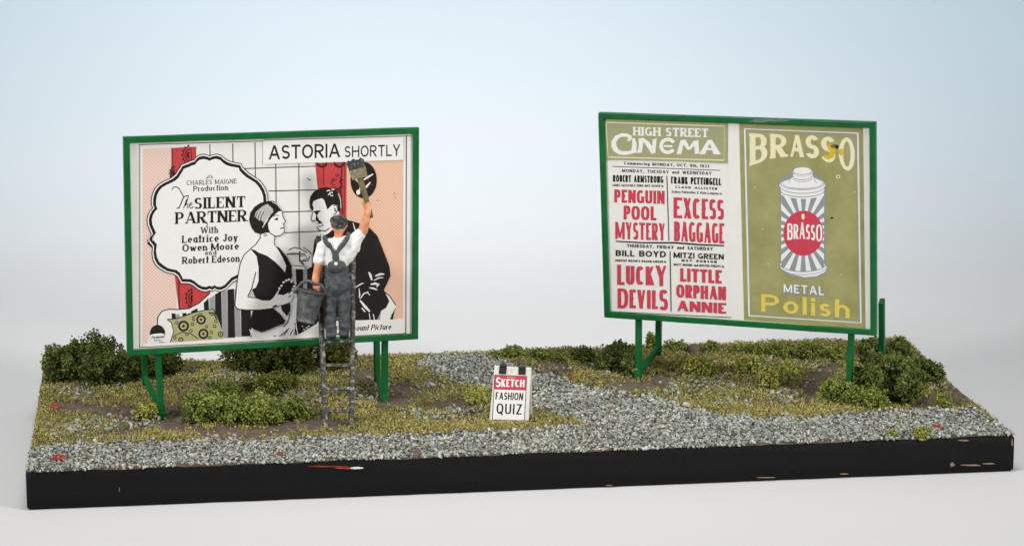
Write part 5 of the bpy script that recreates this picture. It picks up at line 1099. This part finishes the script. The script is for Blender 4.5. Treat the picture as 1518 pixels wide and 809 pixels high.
    def slabp(c0, c1, w0, w1, d, name, m, rag=False):
        N = 10; mb = MB(); vs = []
        for (c, w) in ((c0, w0), (c0 * .5 + c1 * .5, (w0 + w1) / 2), (c1, w1)):
            for s_ in (-1, 1):
                for i in range(N + 1):
                    q = -1 + 2 * i / N; e = (ax * random.uniform(-.04, .03) if rag and c is c1 else 0)
                    vs.append(c + side * w * q + dep * d * s_ * (1 - .3 * q * q) + e)
        n2 = 2 * (N + 1); fs = []
        for l in range(2):
            for i in range(N): fs += [(l * n2 + i, l * n2 + i + 1, (l + 1) * n2 + i + 1, (l + 1) * n2 + i), (l * n2 + N + 1 + i + 1, l * n2 + N + 1 + i, (l + 1) * n2 + N + 1 + i, (l + 1) * n2 + N + 1 + i + 1)]
            fs += [(l * n2, (l + 1) * n2, (l + 1) * n2 + N + 1, l * n2 + N + 1), (l * n2 + N, l * n2 + 2 * N + 1, (l + 1) * n2 + 2 * N + 1, (l + 1) * n2 + N)]
        fs += [tuple(range(N + 1)) + tuple(range(2 * N + 1, N, -1)), tuple(2 * n2 + i for i in range(N, -1, -1)) + tuple(2 * n2 + i for i in range(N + 1, 2 * N + 2))]
        mb.add(vs, fs, 0, False); o = mb.build(name, m)
        bm = bmesh.new(); bm.from_mesh(o.data); bmesh.ops.recalc_face_normals(bm, faces=bm.faces); bm.to_mesh(o.data); bm.free(); return local(o, t1)
    mb = MB(); mb.tube([tip - ax * .05, tip + ax * .03], [.075, .12], 14, flat=.8)
    ctr = J(531, 258, .22); slabp(tip - ax * .02 - side * .0, tip + ax * .17, .15, .165, .085, 'ferrule', M['ferrule']); slabp(tip + ax * .165, tip + ax * .34, .158, .172, .075, 'bristles', M['bristle'], True)
    # ---------------- bucket
    dz = -.02; r_ = J(462, 430, .0); bot = J(452, 478, .0)
    up = unit(r_ - bot); up[1] = 0; up = unit(up + np.array([0, .15, 0])); cen_t = J(462, 431, .0); H = 48 * k
    sx = unit(np.cross(np.array([0, 1., 0]), up)); sy = np.cross(up, sx); Rt, Rb = 21 * k, 14.2 * k
    t2 = thing('bucket', tuple(cen_t - up * H), 'dented grey metal bucket with a hoop handle hanging from the raised figure left hand'.replace('the raised figure left hand', 'the hand of the figure'), 'bucket')
    mb = MB(); prof = [(0.0, 0.02), (Rb * .9, 0.02), (Rb * 1.0, -.012), (Rb * 1.04, .0), (Rb * 1.03, .03), (Rb * 1.0, .04)]
    for i in range(1, 7): q = i / 7; prof.append((Rb + (Rt - Rb) * q, H * q))
    prof += [(Rt, H - .03), (Rt + .018, H - .022), (Rt + .018, H), (Rt - .012, H + .004), (Rt - .02, H - .02), (Rt * .8, H * .45), (Rb * .86, .05), (0.0, .05)]
    N = 40; vs = []; fs = []
    for (r, z) in prof:
        for j in range(N):
            a = 2 * PI * j / N; d = 1 + .03 * mnoise.noise(Vector((math.cos(a) * 1.5, math.sin(a) * 1.5, z * 3))); vs.append(cen_t - up * H + sx * r * d * math.cos(a) + sy * r * d * math.sin(a) + up * z)
    for i in range(len(prof) - 1):
        for j in range(N): fs.append((i * N + j, i * N + (j + 1) % N, (i + 1) * N + (j + 1) % N, (i + 1) * N + j))
    mb.add(vs, fs, 0, True); o = mb.build('pail', M['zinc'])
    bm = bmesh.new(); bm.from_mesh(o.data); bmesh.ops.remove_doubles(bm, verts=bm.verts, dist=1e-5); bmesh.ops.recalc_face_normals(bm, faces=bm.faces); bm.to_mesh(o.data); bm.free(); local(o, t2)
    # hoop passes through the closed hand
    hp = J(466, 420.5, .01); hs = []
    a0, a1 = cen_t - sx * (Rt + .03) - up * .05, cen_t + sx * (Rt + .03) - up * .05
    ctrl = [a0, J(439.5, 430, -.03), J(446, 420.5, -.02), J(456, 416.5, .0), hp, J(476, 422.5, .0), J(483, 432, -.03), a1]
    pts = []
    C_ = [np.array(c) for c in ctrl]; C_ = [C_[0]] + C_ + [C_[-1]]
    for i in range(1, len(C_) - 2):
        for j in range(6):
            u = j / 6; p0_, p1_, p2_, p3_ = C_[i - 1:i + 3]; pts.append(.5 * ((2 * p1_) + (p2_ - p0_) * u + (2 * p0_ - 5 * p1_ + 4 * p2_ - p3_) * u * u + (3 * p1_ - p0_ - 3 * p2_ + p3_) * u ** 3))
    pts.append(C_[-1]); mb = MB(); mb.tube(pts, .046, 10, flat=.75); local(mb.build('hoop_handle', M['zinc']), t2)
    for a in (a0, a1): e = MB(); e.ball(a, (.05, .05, .07)); local(e.build('handle_lug', M['zinc']), t2)
person()
